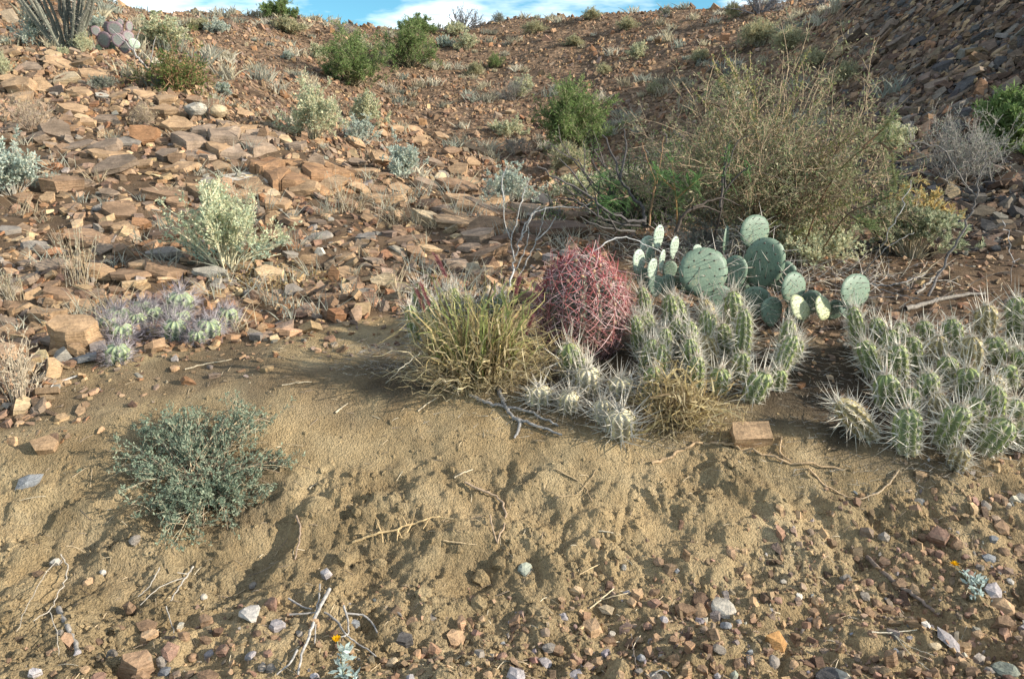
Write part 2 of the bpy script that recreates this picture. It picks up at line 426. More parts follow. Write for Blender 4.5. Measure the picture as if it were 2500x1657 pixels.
M_SCREE = mat('scree', lambda N: rock_nodes(N, N('ShaderNodeAttribute', attribute_name='tint').outputs['Color']))
def ground_mat(N):
    t = N('ShaderNodeAttribute', attribute_name='tint').outputs['Color']
    pv = N('ShaderNodeNewGeometry').outputs['Position']
    n1 = N('ShaderNodeTexNoise', {'Vector': pv, 'Scale': 6., 'Detail': 6., 'Roughness': .62})
    n2 = N('ShaderNodeTexNoise', {'Vector': pv, 'Scale': 85., 'Detail': 6., 'Roughness': .72})
    n3 = N('ShaderNodeTexVoronoi', {'Vector': pv, 'Scale': 130.}, feature='F1')
    n4 = N('ShaderNodeTexNoise', {'Vector': pv, 'Scale': 330., 'Detail': 3., 'Roughness': .7})
    c = N('ShaderNodeVectorMath', {0: t, 'Scale': grey(N, n1.outputs['Fac'], .78, 1.2)}, operation='SCALE').outputs[0]
    c = N('ShaderNodeVectorMath', {0: c, 'Scale': grey(N, n2.outputs['Fac'], .70, 1.28)}, operation='SCALE').outputs[0]
    c = N('ShaderNodeVectorMath', {0: c, 'Scale': grey(N, n4.outputs['Fac'], .82, 1.18)}, operation='SCALE').outputs[0]
    c = mul(N, c, N('ShaderNodeMix', {0: grey(N, n1.outputs['Color'], 0, 1), 6: (1.0, .93, .84, 1), 7: (1, 1.04, 1.08, 1)}, data_type='RGBA').outputs[2])
    yy = N('ShaderNodeSeparateXYZ', {0: pv}).outputs['Y']
    far_ = N('ShaderNodeMapRange', {0: yy, 1: 7., 2: 12., 3: 0., 4: 1.}).outputs[0]          # the scree of the far hillsides
    n5 = N('ShaderNodeTexVoronoi', {'Vector': pv, 'Scale': 7.5, 'Randomness': 1.}, feature='F1')
    n6 = N('ShaderNodeTexNoise', {'Vector': pv, 'Scale': 5.5, 'Detail': 5., 'Roughness': .75})
    sc = N('ShaderNodeVectorMath', {0: c, 'Scale': grey(N, n6.outputs['Fac'], .55, 1.5)}, operation='SCALE').outputs[0]
    sc = N('ShaderNodeVectorMath', {0: sc, 'Scale': grey(N, N('ShaderNodeSeparateXYZ', {0: n5.outputs['Color']}).outputs['X'], .6, 1.5, 0, 1)}, operation='SCALE').outputs[0]
    c = N('ShaderNodeMix', {0: far_, 6: c, 7: sc}, data_type='RGBA').outputs[2]
    h = N('ShaderNodeMath', {0: n2.outputs['Fac'], 1: grey(N, n3.outputs['Distance'], .5, 0, 0, .7)}, operation='ADD').outputs[0]
    h = N('ShaderNodeMath', {0: h, 1: N('ShaderNodeMath', {0: n4.outputs['Fac'], 1: .45}, operation='MULTIPLY').outputs[0]}, operation='ADD').outputs[0]
    hf = N('ShaderNodeMath', {0: grey(N, n5.outputs['Distance'], 6., 0., 0., .6), 1: N('ShaderNodeMath', {0: n6.outputs['Fac'], 1: 5.}, operation='MULTIPLY').outputs[0]}, operation='ADD').outputs[0]
    h = N('ShaderNodeMath', {0: h, 1: N('ShaderNodeMath', {0: hf, 1: far_}, operation='MULTIPLY').outputs[0]}, operation='ADD').outputs[0]
    b = N('ShaderNodeBump', {'Strength': 1.0, 'Distance': .013, 'Height': h})
    return N('ShaderNodeBsdfPrincipled', {'Base Color': c, 'Roughness': .95, 'Normal': b.outputs[0], 'Specular IOR Level': .1}).outputs[0]
M_GROUND = mat('desert_soil', ground_mat)

# ------------------------------------------------------------------ the ground, one sheet from the camera to beyond the skyline
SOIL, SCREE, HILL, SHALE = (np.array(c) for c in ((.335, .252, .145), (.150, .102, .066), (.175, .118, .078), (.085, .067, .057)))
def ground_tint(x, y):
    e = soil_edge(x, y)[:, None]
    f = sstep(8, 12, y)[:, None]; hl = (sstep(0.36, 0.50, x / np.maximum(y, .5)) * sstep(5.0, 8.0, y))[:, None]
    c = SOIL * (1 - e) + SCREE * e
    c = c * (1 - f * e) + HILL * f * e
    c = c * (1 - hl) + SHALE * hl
    rd = sstep(.5, .9, x / np.maximum(y, .5))[:, None] * (1 - f) * .5
    c = c * (1 - rd) + np.array([.22, .145, .09]) * rd
    n = fbm(x * 1.1, y * 1.1, 3, 91)[:, None]; n2 = fbm(x * 5, y * 5, 3, 95)[:, None]
    pale = sstep(.1, .55, fbm(x * 2.2 + 3, y * 2.2, 3, 97))[:, None] * (1 - e)
    c = c * (1 + .22 * n + .14 * n2)
    c = c * (1 - .3 * pale) + np.array([.46, .355, .22]) * .3 * pale
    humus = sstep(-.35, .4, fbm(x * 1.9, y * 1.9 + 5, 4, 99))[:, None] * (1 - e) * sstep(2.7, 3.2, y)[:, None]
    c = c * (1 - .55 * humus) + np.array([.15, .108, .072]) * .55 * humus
    for lx, ly, lr, amt in LITTER_SHADE:
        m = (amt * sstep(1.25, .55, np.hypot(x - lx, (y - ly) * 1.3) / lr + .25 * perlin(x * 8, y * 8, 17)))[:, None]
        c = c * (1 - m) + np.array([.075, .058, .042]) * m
    return np.clip(c, .02, .9)
rr = np.concatenate([np.geomspace(.35, 1.35, 24, endpoint=False), np.geomspace(1.35, 4.8, 470, endpoint=False), np.geomspace(4.8, 40, 230, endpoint=False), np.geomspace(40, 400, 24)])
aa = np.concatenate([np.linspace(-78, -41, 26, endpoint=False), np.linspace(-41, 41, 560, endpoint=False), np.linspace(41, 78, 27)]) * math.pi / 180
R_, A_ = np.meshgrid(rr, aa, indexing='ij')
gx, gy = (R_ * np.sin(A_)).ravel(), (R_ * np.cos(A_)).ravel()
gzv = height(gx, gy)
nr_, na_ = len(rr), len(aa)
ii = (np.arange(nr_ - 1)[:, None] * na_ + np.arange(na_ - 1)[None]).ravel()
quads = np.stack([ii, ii + 1, ii + na_ + 1, ii + na_], -1)
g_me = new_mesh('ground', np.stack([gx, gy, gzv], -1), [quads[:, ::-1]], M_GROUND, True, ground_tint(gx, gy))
link('ground', g_me, kind='structure')

# ------------------------------------------------------------------ rocks
rng = np.random.default_rng(4)
def slab_verts(rng, N, n=6, jag=.22, taper=.12, layers=3):
    """N angular stones, unit footprint, height 0..1"""
    a = (np.arange(n)[None] + rng.uniform(-.34, .34, (N, n))) * 2 * math.pi / n + rng.uniform(0, 6.28, (N, 1))
    r = .5 * (1 + rng.uniform(-jag, jag, (N, n)))
    ex = rng.uniform(.72, 1.0, (N, 1))
    px, py = r * np.cos(a), r * np.sin(a) * ex
    L = []
    sh = rng.uniform(-.10, .10, (N, 1, 2)); tilt = rng.uniform(-.22, .22, (N, 2))
    for k in range(layers):
        f = k / (layers - 1)
        s = 1 - taper * f * rng.uniform(.3, 1.5, (N, n)) + (rng.uniform(-.07, .07, (N, n)) if 0 < k < layers - 1 else 0)
        if k == 0: s = s * rng.uniform(.8, 1.0, (N, n))
        x = px * s + sh[:, :, 0] * f; y = py * s + sh[:, :, 1] * f
        z = np.full((N, n), f) + (rng.uniform(-.10, .10, (N, n)) if k else 0) + f * (x * tilt[:, :1] + y * tilt[:, 1:])
        L.append(np.stack([x, y, z], -1))
    V = np.stack(L, 1).reshape(N, layers * n, 3)
    c = V[:, -n:].mean(1, keepdims=True) + np.array([0, 0, .06])
    V = np.concatenate([V, c], 1)
    F4 = []; 
    for k in range(layers - 1):
        for j in range(n): F4.append((k * n + j, k * n + (j + 1) % n, (k + 1) * n + (j + 1) % n, (k + 1) * n + j))
    t = (layers - 1) * n
    F3 = [(t + j, t + (j + 1) % n, layers * n) for j in range(n)]
    F3 += [(0, j + 1, j) for j in range(1, n - 1)]
    return V, np.array(F4), np.array(F3)
_ico = None
def ico():
    global _ico
    if _ico is None:
        p = (1 + 5 ** .5) / 2
        v = np.array([(-1, p, 0), (1, p, 0), (-1, -p, 0), (1, -p, 0), (0, -1, p), (0, 1, p), (0, -1, -p), (0, 1, -p), (p, 0, -1), (p, 0, 1), (-p, 0, -1), (-p, 0, 1)]) / math.sqrt(1 + p * p)
        f = np.array([(0, 11, 5), (0, 5, 1), (0, 1, 7), (0, 7, 10), (0, 10, 11), (1, 5, 9), (5, 11, 4), (11, 10, 2), (10, 7, 6), (7, 1, 8), (3, 9, 4), (3, 4, 2), (3, 2, 6), (3, 6, 8), (3, 8, 9), (4, 9, 5), (2, 4, 11), (6, 2, 10), (8, 6, 7), (9, 8, 1)])
        _ico = v, f
    return _ico
def ico2():
    v, f = ico(); v = [tuple(x) for x in v]; cache = {}; out = []
    def mid(a, b):
        k = (min(a, b), max(a, b))
        if k not in cache:
            m = np.array(v[a]) + np.array(v[b]); m /= np.linalg.norm(m); v.append(tuple(m)); cache[k] = len(v) - 1
        return cache[k]
    for a, b, c in f:
        x, y, z = mid(a, b), mid(b, c), mid(c, a); out += [(a, x, z), (b, y, x), (c, z, y), (x, y, z)]
    return np.array(v), np.array(out)
IV, IF = ico(); JV, JF = ico2()
def pebble_verts(rng, N, fine=False, jag=.24, chip=2):
    v = JV if fine else IV
    V = np.repeat(v[None], N, 0) * (1 + rng.uniform(-jag, jag, (N, len(v), 1)) * (.35 if fine else 1))
    for _ in range(5 if fine else chip):                         # flat chips
        d = rng.normal(size=(N, 1, 3)); d /= np.linalg.norm(d, axis=-1, keepdims=True)
        lim = rng.uniform(.5, .85, (N, 1, 1)); h = (V * d).sum(-1, keepdims=True)
        V = V - d * np.maximum(h - lim, 0)
    return V * .5
def rotz(V, a):
    c, s = np.cos(a)[:, None], np.sin(a)[:, None]
    return np.stack([V[..., 0] * c - V[..., 1] * s, V[..., 0] * s + V[..., 1] * c, V[..., 2]], -1)
def tilt_rand(rng, V, amt):
    ax, ay = rng.normal(0, amt, (2, len(V)))
    c, s = np.cos(ax)[:, None], np.sin(ax)[:, None]
    V = np.stack([V[..., 0], V[..., 1] * c - V[..., 2] * s, V[..., 1] * s + V[..., 2] * c], -1)
    c, s = np.cos(ay)[:, None], np.sin(ay)[:, None]
    return np.stack([V[..., 0] * c + V[..., 2] * s, V[..., 1], -V[..., 0] * s + V[..., 2] * c], -1)
def strewn(name, rng, x, y, size, thick, colors, m, kind='slab', tilt=.2, sink=.3, n=5):
    """many small stones as one mass"""
    N = len(x)
    if kind == 'slab': V, F4, F3 = slab_verts(rng, N, n, layers=2); fs = [F4, F3]
    else: V = pebble_verts(rng, N) + np.array([0, 0, .3]); fs = [IF]
    S = np.stack([size, size * rng.uniform(.6, 1, N), size * thick], -1)[:, None]
    V = rotz(tilt_rand(rng, V * S, tilt), rng.uniform(0, 6.28, N))
    e = .08
    z = height(x, y); zx = (height(x + e, y) - z) / e; zy = (height(x, y + e) - z) / e
    V[..., 2] += V[..., 0] * np.clip(zx, -.8, .8)[:, None] + V[..., 1] * np.clip(zy, -.8, .8)[:, None] + (z - sink * size * thick)[:, None]
    V[..., 0] += x[:, None]; V[..., 1] += y[:, None]
    k = V.shape[1]; off = (np.arange(N) * k)[:, None, None]
    faces = [(f[None] + off).reshape(-1, f.shape[1]) for f in fs]
    t = np.repeat(colors, k, 0)
    return link(name, new_mesh(name, V.reshape(-1, 3), faces, m, False, t), kind='stuff')

PAL = {   # name -> base colour of the stone
    'tan': (.37, .255, .158), 'brown': (.245, .165, .108), 'rust': (.275, .155, .085), 'grey-brown': (.235, .18, .137), 'dark brown': (.135, .09, .064),
    'pale tan': (.46, .34, .215), 'white': (.47, .45, .42), 'grey': (.25, .225, .20), 'blue-grey': (.21, .225, .245), 'orange': (.36, .205, .085),
    'pinkish brown': (.26, .165, .125), 'lavender grey': (.34, .32, .335), 'dark grey': (.105, .10, .10), 'cream': (.48, .385, .26), 'grey-green': (.26, .29, .25), 'off-white': (.43, .40, .35)}
_pal = {k: np.array(v) for k, v in PAL.items()}

def place_rock(name, p, n, wx, wy, t, rz, tau, color, label, cat, group, mesh, sink=.25, parent=None, roll=0.0):
    """stand a stone on the ground at p: n = ground normal, tau = extra tilt towards the path"""
    o = link(name, mesh, parent)
    up = Vector(n)
    R = Vector((0, 0, 1)).rotation_difference(up).to_matrix() @ Matrix.Rotation(tau, 3, 'X') @ Matrix.Rotation(roll, 3, 'Y') @ Matrix.Rotation(rz, 3, 'Z')
    M = Matrix.Translation(Vector(p) - up * (sink * t)) @ R.to_4x4() @ Matrix.Diagonal((wx, wy, t, 1))
    o.matrix_world = M
    o.color = (*color, 1)
    if label: tag(o, label, cat, group)
    return o
def rock_pool(rng, K, n, layers, jag=.22, taper=.12, name='rock'):
    out = []
    V, F4, F3 = slab_verts(rng, K, n, jag, taper, layers)
    for k in range(K): out.append(new_mesh(name, V[k], [F4, F3], M_ROCK))
    return out
POOL = rock_pool(rng, 16, 6, 3, name='slab') + rock_pool(rng, 10, 7, 4, name='slab') + rock_pool(rng, 6, 5, 2, .15, .08, name='slab')
PEB = [new_mesh('stone', v + np.array([0, 0, .42]), [JF], M_ROCK) for v in pebble_verts(rng, 16, True)]
ANG = [new_mesh('stone', v + np.array([0, 0, .4]), [IF], M_ROCK) for v in pebble_verts(rng, 14, False, .22, 4)] + rock_pool(rng, 8, 6, 3, .2, .3, name='stone')

def block_mesh(seed, name='stone'):
    rg = np.random.default_rng(seed); q = np.array([(-.5, -.5), (0, -.53), (.5, -.48), (.52, 0), (.48, .5), (-.1, .52), (-.5, .47), (-.52, 0)])
    L = [np.c_[q * s_ + rg.normal(0, .05, (8, 2)), np.full(8, z_) + rg.normal(0, .075, 8)] for s_, z_ in ((.97, 0), (1.0, .35), (.99, .8), (.93, 1.0))]
    V = np.vstack(L + [[[0, 0, 1.02]]]); F4 = [(k * 8 + a, k * 8 + (a + 1) % 8, (k + 1) * 8 + (a + 1) % 8, (k + 1) * 8 + a) for k in range(3) for a in range(8)]
    return new_mesh(name, V, [np.array(F4), np.array([(24 + a, 24 + (a + 1) % 8, 32) for a in range(8)])], M_ROCK)
BLOCK = block_mesh(9)
LANDMARKS = [   # things on the stony ground a stone can be told by
    ('the pale shrub with yellow leaf litter', 218, 240), ('the ocotillo', 65, 45), ('the low green thorn bush', 170, 82), ('the dry grey bush', 26, 118),
    ('the silver shrub at the edge', 12, 180), ('the cracked pale outcrop', 215, 124), ('the cracked orange outcrop', 262, 166), ('the purple-spined cactus', 165, 322),
    ('the bare white twigs', 510, 255), ('the tall cream shrub', 312, 135), ('the round silver shrub', 364, 145), ('the small pale shrub', 405, 172), ('the large layered rock', 68, 335),
    ('the white-faced stone', 384, 283), ('the purple prickly pear', 118, 45), ('the dry tan grass', 352, 200), ('the silver-grey bush', 515, 200), ('the barrel cactus', 585, 290), ('the left cut bank', 95, 372), ('the bleached flat slab', 207, 277)]
FORE_MARKS = [
    ('the blue-green mat shrub', 185, 490), ('the white stone', 252, 610), ('the bleached dead roots', 318, 625), ('the yellow flower by the roots', 345, 655), ('the thorny tan twig', 395, 537),
    ('the square tan block', 748, 421), ('the orange stone', 773, 635), ('the dark round cobble', 829, 670), ('the yellow flower by the gully', 975, 585), ('the right cactus clump', 940, 455),
    ('the thick gully stick', 905, 590), ('the crossed pale straws', 603, 605), ('the short weathered stick', 68, 627), ('the blue-green stone', 30, 477), ('the big brown block', 136, 662), ('the tan five-sided stone', 592, 626), ('the large pale clod', 345, 558), ('the blue-white corner stone', 514, 669)]
def say(u, v, marks, word):
    """where a stone lies, by the nearest thing one can find"""
    ds = sorted((math.hypot(u - a, (v - b) * 1.3), nme, a, b) for nme, a, b in marks)
    d, nme, a, b = ds[0]
    if abs(u - a) > abs(v - b) * 1.2: rel = 'right of' if u > a else 'left of'
    else: rel = 'in front of' if v > b else 'behind'
    return ('just ' if d < 26 else '') + rel + ' ' + nme, ds[1][1]
_seen = {}
_named, _obj = [], []
def stone_label(size_w, color, shape, u, v, marks):
    where, second = say(u, v, marks, shape)
    key = ' '.join(f'{size_w} {color} {shape} {where}'.split())
    if key in _seen:
        key2 = key + ', towards ' + second
        if len(key2.split()) <= 16: key = key2
    _seen[key] = _seen.get(key, 0) + 1
    return key

# slabs of the stony slope, one by one: u, v, width, height (pixels of the photograph), colour, shape
s1, s5, s2 = .14715, .15675, .14715
S1 = [(400,440,180,80,'tan'),(180,460,140,80,'grey-brown'),(330,380,110,80,'pale tan'),(440,525,170,100,'cream'),(590,530,180,70,'tan'),(130,590,200,120,'tan'),(255,585,150,120,'tan'),(60,540,120,80,'tan'),
 (470,760,200,70,'tan'),(360,885,180,150,'grey-brown'),(240,940,160,70,'grey-brown'),(40,940,110,110,'brown'),(530,985,190,75,'grey-brown'),(840,965,150,70,'grey'),(975,915,170,140,'rust'),
 (690,1005,200,100,'grey-brown'),(720,1055,200,50,'tan'),(1100,1050,150,90,'grey-brown'),(1205,1065,100,100,'brown'),(745,1130,260,150,'grey-brown'),(960,1115,110,70,'tan'),(1480,1135,140,90,'tan'),(1240,1135,160,80,'tan'),
 (2080,1275,200,130,'tan'),(2235,1260,180,130,'tan'),(1970,1205,150,100,'tan'),(385,1270,250,110,'brown'),(535,1240,160,70,'grey-brown'),(1080,1340,260,100,'brown'),(770,1425,230,140,'brown'),
 (1700,1240,330,42,'off-white'),(1790,1310,140,60,'cream'),(1870,1385,160,90,'tan'),(2150,1110,95,140,'grey-brown'),(2050,1130,100,100,'brown'),(320,1345,80,80,'tan'),(960,1520,120,90,'rust'),
 (1660,770,90,60,'tan'),(1800,905,70,110,'brown'),(1930,640,60,50,'rust'),(1330,690,120,60,'brown'),(1420,700,110,70,'brown'),(800,745,60,70,'tan'),(1090,770,200,80,'tan'),(980,760,90,120,'grey-brown'),(720,830,160,60,'grey-brown'),(600,835,110,60,'tan'),
 (430,820,120,60,'brown'),(550,800,90,50,'pale tan'),(110,670,160,60,'tan'),(530,640,160,60,'tan'),(700,660,80,50,'off-white'),(780,655,120,60,'tan'),(960,650,170,60,'tan'),(1090,690,150,70,'tan'),(220,520,100,60,'brown'),(60,360,120,70,'tan'),(690,360,120,40,'rust'),(560,430,140,60,'tan'),(700,500,120,40,'tan'),(270,870,80,50,'brown'),
 (1190,845,170,120,'tan'),(1940,960,90,60,'pale tan'),(2010,1000,120,50,'grey-brown'),(1860,930,60,80,'tan'),(1280,1480,110,60,'brown')]
S4 = [(560,235,250,130,'brown'),(200,285,180,100,'grey'),(1090,210,230,100,'dark brown'),(1100,345,240,70,'grey'),(820,305,110,70,'brown'),(595,345,65,120,'tan'),(680,300,110,80,'grey-brown'),(365,410,180,120,'grey-brown'),(490,385,80,80,'brown'),(650,475,180,90,'tan'),
 (1085,465,240,90,'brown'),(945,415,120,70,'tan'),(885,550,140,55,'pale tan'),(860,500,200,50,'brown'),(120,515,180,100,'grey-brown'),(50,590,130,60,'grey-brown'),(60,685,120,90,'brown'),(390,640,240,75,'brown'),(555,712,180,70,'tan'),(300,765,240,105,'tan'),(320,660,110,90,'grey-brown'),
 (1810,470,180,120,'pale tan'),(2080,360,110,110,'tan'),(2175,312,65,65,'off-white'),(2180,212,140,65,'grey'),(1880,205,110,80,'brown'),(1985,575,120,95,'grey'),(1690,605,90,55,'grey'),(1790,640,180,50,'brown'),(1905,600,100,55,'grey-brown'),(2270,480,70,140,'rust'),(1320,620,150,65,'tan'),(1100,655,160,75,'pinkish brown'),
 (310,1090,80,45,'off-white'),(565,1062,170,55,'blue-grey'),(1990,130,150,50,'brown'),(2150,130,120,50,'grey-brown'),(1960,290,130,50,'rust'),(710,150,110,60,'brown'),(760,590,130,60,'brown'),(620,610,130,70,'grey-brown'),(700,700,110,60,'brown'),(500,540,140,60,'brown'),(330,540,120,60,'brown'),(150,300,90,50,'brown'),(280,610,120,50,'tan'),(820,460,100,50,'brown'),(790,215,100,60,'brown'),(910,150,90,50,'grey-brown'),(420,230,90,120,'brown'),(60,820,140,60,'grey-brown'),(150,870,120,60,'brown'),(1480,560,110,60,'grey'),(2090,590,120,70,'brown'),(1550,530,90,50,'grey'),(2300,620,100,60,'brown'),(250,900,100,50,'dark brown'),(130,960,150,60,'brown')]
S5 = [(370,150,190,90,'cream'),(550,165,200,100,'tan'),(735,190,210,140,'brown'),(700,255,180,90,'grey-brown'),(1160,225,380,110,'dark brown'),(350,332,150,42,'pale tan'),(290,355,100,80,'brown'),(100,530,140,140,'cream'),(190,590,200,55,'grey-brown'),(740,385,230,75,'brown'),(560,440,150,60,'grey-brown'),(230,290,220,45,'brown'),(150,370,100,45,'tan'),(570,290,110,40,'brown'),(430,400,80,60,'brown'),(640,330,120,45,'grey-brown'),(1020,270,160,60,'dark brown'),(860,270,150,70,'dark brown'),(760,30,200,60,'tan'),(590,30,230,70,'tan'),(840,110,150,70,'brown'),(380,50,130,70,'dark brown'),(130,20,200,60,'tan'),(1050,90,220,60,'grey-brown'),(1310,120,150,60,'brown'),(90,470,110,40,'brown'),(250,500,120,40,'brown')]
S2 = [(880,1240,150,60,'tan'),(820,1155,110,90,'tan'),(110,970,120,60,'tan'),(260,1070,150,90,'tan'),(900,1105,90,70,'tan'),(460,870,60,60,'rust'),(400,880,80,50,'tan'),(520,880,110,50,'tan'),(680,930,110,50,'tan'),(720,1190,70,70,'grey'),(580,1250,180,60,'grey-brown'),(820,1280,260,90,'brown'),(700,1210,90,60,'cream'),(1560,1170,130,80,'tan'),(430,1290,130,80,'tan'),(760,1030,110,60,'brown'),(130,1100,100,60,'grey-brown'),(1170,760,60,30,'pale tan'),(1380,1360,110,80,'dark grey'),(560,960,100,60,'tan'),(890,1000,110,60,'tan'),(980,1030,90,60,'tan'),(640,1110,120,60,'grey-brown'),(300,900,60,60,'tan')]
hand = [(x * s1, y * s1, w * s1, h * s1, c) for x, y, w, h, c in S1] + [(x * s1, 204.8 + y * s1, w * s1, h * s1, c) for x, y, w, h, c in S4] + \
       [(368.6 + x * s5, 196.6 + y * s5, w * s5, h * s5, c) for x, y, w, h, c in S5] + [(337.9 + x * s2, y * s2, w * s2, h * s2, c) for x, y, w, h, c in S2]
GR = 'loose slabs on the stony slope'
def slab_at(u, v, w, h, cname, rng, special=None):
    p = hit(u, v + h * .42); n = gnormal(p[0], p[1], .12)
    dep = project(p)[2]; k = dep / FPX; W_ = w * k * 1.32; Hh = h * k * 1.15
    beta = math.atan2(CAM_H - p[2], p[1])
    slope = math.atan2(-n[1], n[2])                       # rising away from the path
    thick = min(max(.16 * Hh, W_ * rng.uniform(.10, .22)), .5 * Hh)
    if special == 'upright' or h > w * 1.15: D = Hh * 1.0; thick = W_ * .35
    else: D = W_ * rng.uniform(.65, 1.0)
    sA = np.clip((Hh - .8 * thick) / D, .22, .97); A = math.asin(sA)
    tau = A - beta - slope
    tau = float(np.clip(tau, -.45, 1.2))
    if h > w * 1.15: tau = 1.15
    col = _pal[cname] * rng.uniform(.9, 1.15)
    ratio = thick / W_
    shape = 'upright slab' if h > w * 1.15 else ('thin slab' if ratio < .13 else 'thick slab' if ratio > .19 else 'slab')
    size = 'large' if w > 27 else 'small' if w < 13 else ''
    lab = special if special and special != 'upright' else stone_label(size, cname, shape, u, v, LANDMARKS)
    me = POOL[rng.integers(len(POOL))]
    rz = rng.uniform(-.3, .3)
    c = np.array(p) + np.array([0, 1, 0]) * D * .32 * max(math.cos(tau), .1)
    c[2] = p[2] + (c[1] - p[1]) * math.tan(slope) 
    if tau > .15: c[2] += .36 * D * math.sin(tau)
    _named.append((lab, u, v)); o = place_rock('flat_rock', c, n, W_, D, thick * 1.3, rz, tau, col, lab, 'rock', GR, me, .1, None, rng.uniform(-.26, .26))
    _obj.append(o); return o
rng = np.random.default_rng(11)
taken = []
for u, v, w, h, c in hand:
    sp = None
    slab_at(u, v, w, h, c, rng, sp); taken.append((u, v, w))
# the big layered rock beside the left cactus
me = rock_pool(np.random.default_rng(3), 1, 8, 5, .14, .16, 'layered_rock')[0]
p = hit(68, 352); place_rock('layered_rock', np.array(p) + [0, .10, .0], gnormal(p[0], p[1], .2), .235, .19, .15, .3, .12, _pal['tan'] * .95, 'large layered tan rock with rounded top beside the purple-spined cactus', 'rock', None, me, .15)
taken.append((68, 338, 48))
# the bleached flat slab under the pale shrub
p = hit(207, 281); place_rock('flat_rock', np.array(p) + [0, .05, .03], gnormal(p[0], p[1], .2), .26, .12, .035, 0, .12, _pal['off-white'] * .9, 'bleached flat slab at the foot of the pale shrub with yellow leaf litter', 'rock', None, POOL[19], .0)
taken.append((207, 277, 46))

# two outcrops whose blocks are cracked apart but still in place
def outcrop(name, label, u0, v0, u1, v1, nx, ny, colors, seed, lift):
    rg = np.random.default_rng(seed)
    pa = hit((u0 + u1) / 2, v1); pb = hit((u0 + u1) / 2, v0 + (v1 - v0) * .25)
    dep = project(pa)[2]; Wd = (u1 - u0) * dep / FPX
    D = max(.35, min(1.5, math.hypot(pb[1] - pa[1], pb[2] - pa[2])))
    t = thing(name, label, 'rock outcrop', (pa[0], pa[1] + D / 2, gz(pa[0], pa[1] + D / 2) - .04))
    pts = np.array([((i + .5 + rg.uniform(-.42, .42)) / nx - .5, (j + .5 + rg.uniform(-.42, .42)) / ny - .5) for i in range(-1, nx + 1) for j in range(-1, ny + 1)]) * [Wd, D]
    dip = rg.normal(0, .05, 2) + [-.08, 0]
    for a, c0 in enumerate(pts):
        if (c0[0] / Wd) ** 2 + (c0[1] / D) ** 2 > .26: continue
        poly = [c0 + np.array(q) * [Wd, D] * .3 for q in ((-1, -1), (1, -1), (1, 1), (-1, 1))]
        for b_, c1 in enumerate(pts):
            if b_ == a: continue
            m_, nn = (c0 + c1) / 2, c1 - c0; out = []
            for k in range(len(poly)):
                p_, q_ = poly[k], poly[(k + 1) % len(poly)]; dp, dq = (p_ - m_) @ nn, (q_ - m_) @ nn
                if dp <= 0: out.append(p_)
                if dp * dq < 0: out.append(p_ + (q_ - p_) * dp / (dp - dq))
            poly = out
            if len(poly) < 3: break
        if len(poly) < 3: continue
        P = np.array(poly); m = P.mean(0); P = m + (P - m) * rg.uniform(.93, .985)
        ring = np.vstack([x for k in range(len(P)) for x in (P[k], (P[k] + P[(k + 1) % len(P)]) / 2 + rg.normal(0, .010, 2))]); nn = len(ring)
        rr_ = math.hypot(m[0] / Wd, m[1] / D); top = lift * (1 - 2.6 * rr_ ** 2) * rg.uniform(.55, 1.25)
        base = np.array([gz(t.location.x + q_[0], t.location.y + q_[1]) - t.location.z for q_ in ring]); bm = base.mean()
        tl = rg.normal(0, .09, 2) + dip
        z1 = base * .6 + bm * .4 + top + (ring - m) @ tl + rg.normal(0, .007, nn)
        V = np.vstack([np.c_[ring, base - .10], np.c_[m + (ring - m) * 1.0, z1 - .028], np.c_[m + (ring - m) * rg.uniform(.90, .97), z1], [[m[0], m[1], z1.mean() + .012]]])
        F4 = [(k * nn + q_, k * nn + (q_ + 1) % nn, (k + 1) * nn + (q_ + 1) % nn, (k + 1) * nn + q_) for k in range(2) for q_ in range(nn)]
        F3 = [(2 * nn + q_, 2 * nn + (q_ + 1) % nn, 3 * nn) for q_ in range(nn)]
        o = link('stone', new_mesh('stone', V, [np.array(F4), np.array(F3)], M_ROCK), t)
        o.color = (*(np.array(colors[rg.integers(len(colors))]) * rg.uniform(.9, 1.1)), 1)
    return t
outcrop('rock_outcrop', 'grey-tan outcrop cracked into flat blocks, crowned by a whitish boulder', 170, 112, 262, 158, 5, 3, [_pal['grey-brown'] * 1.25, _pal['tan'] * .85, _pal['grey-brown'] * 1.25], 5, .10)
outcrop('rock_outcrop', 'orange-brown outcrop cracked into rounded blocks above the pale shrub', 222, 150, 345, 196, 6, 3, [(.27, .165, .095), _pal['tan'] * .85, (.31, .19, .105)], 6, .10)
outcrop('rock_outcrop', 'low brown outcrop split by steep joints behind the pale shrub', 178, 180, 232, 206, 5, 2, [_pal['brown'] * 1.2, _pal['tan'] * .9], 7, .11)
outcrop('rock_outcrop', 'tan bedrock ledge split into broad flat slabs behind the white-twigged dead shrub', 425, 196, 520, 226, 4, 2, [_pal['tan'] * .85, _pal['grey-brown']], 8, .05)
for u, v, w, h, lab, c in ((193, 115, 26, 15, 'whitish boulder crowning the cracked grey-tan outcrop', 'off-white'), (217, 116, 19, 13, 'smaller pale boulder beside the whitish boulder on the outcrop', 'cream')):
    p = hit(u, v + 6); k = project(p)[2] / FPX
    place_rock('boulder', np.array(p) + [0, .08, .08], (0, 0, 1), w * k, w * k * .8, h * k * 1.1, .4, .15, _pal[c] * .95, lab, 'rock', None, PEB[3 if w > 20 else 5], .2)

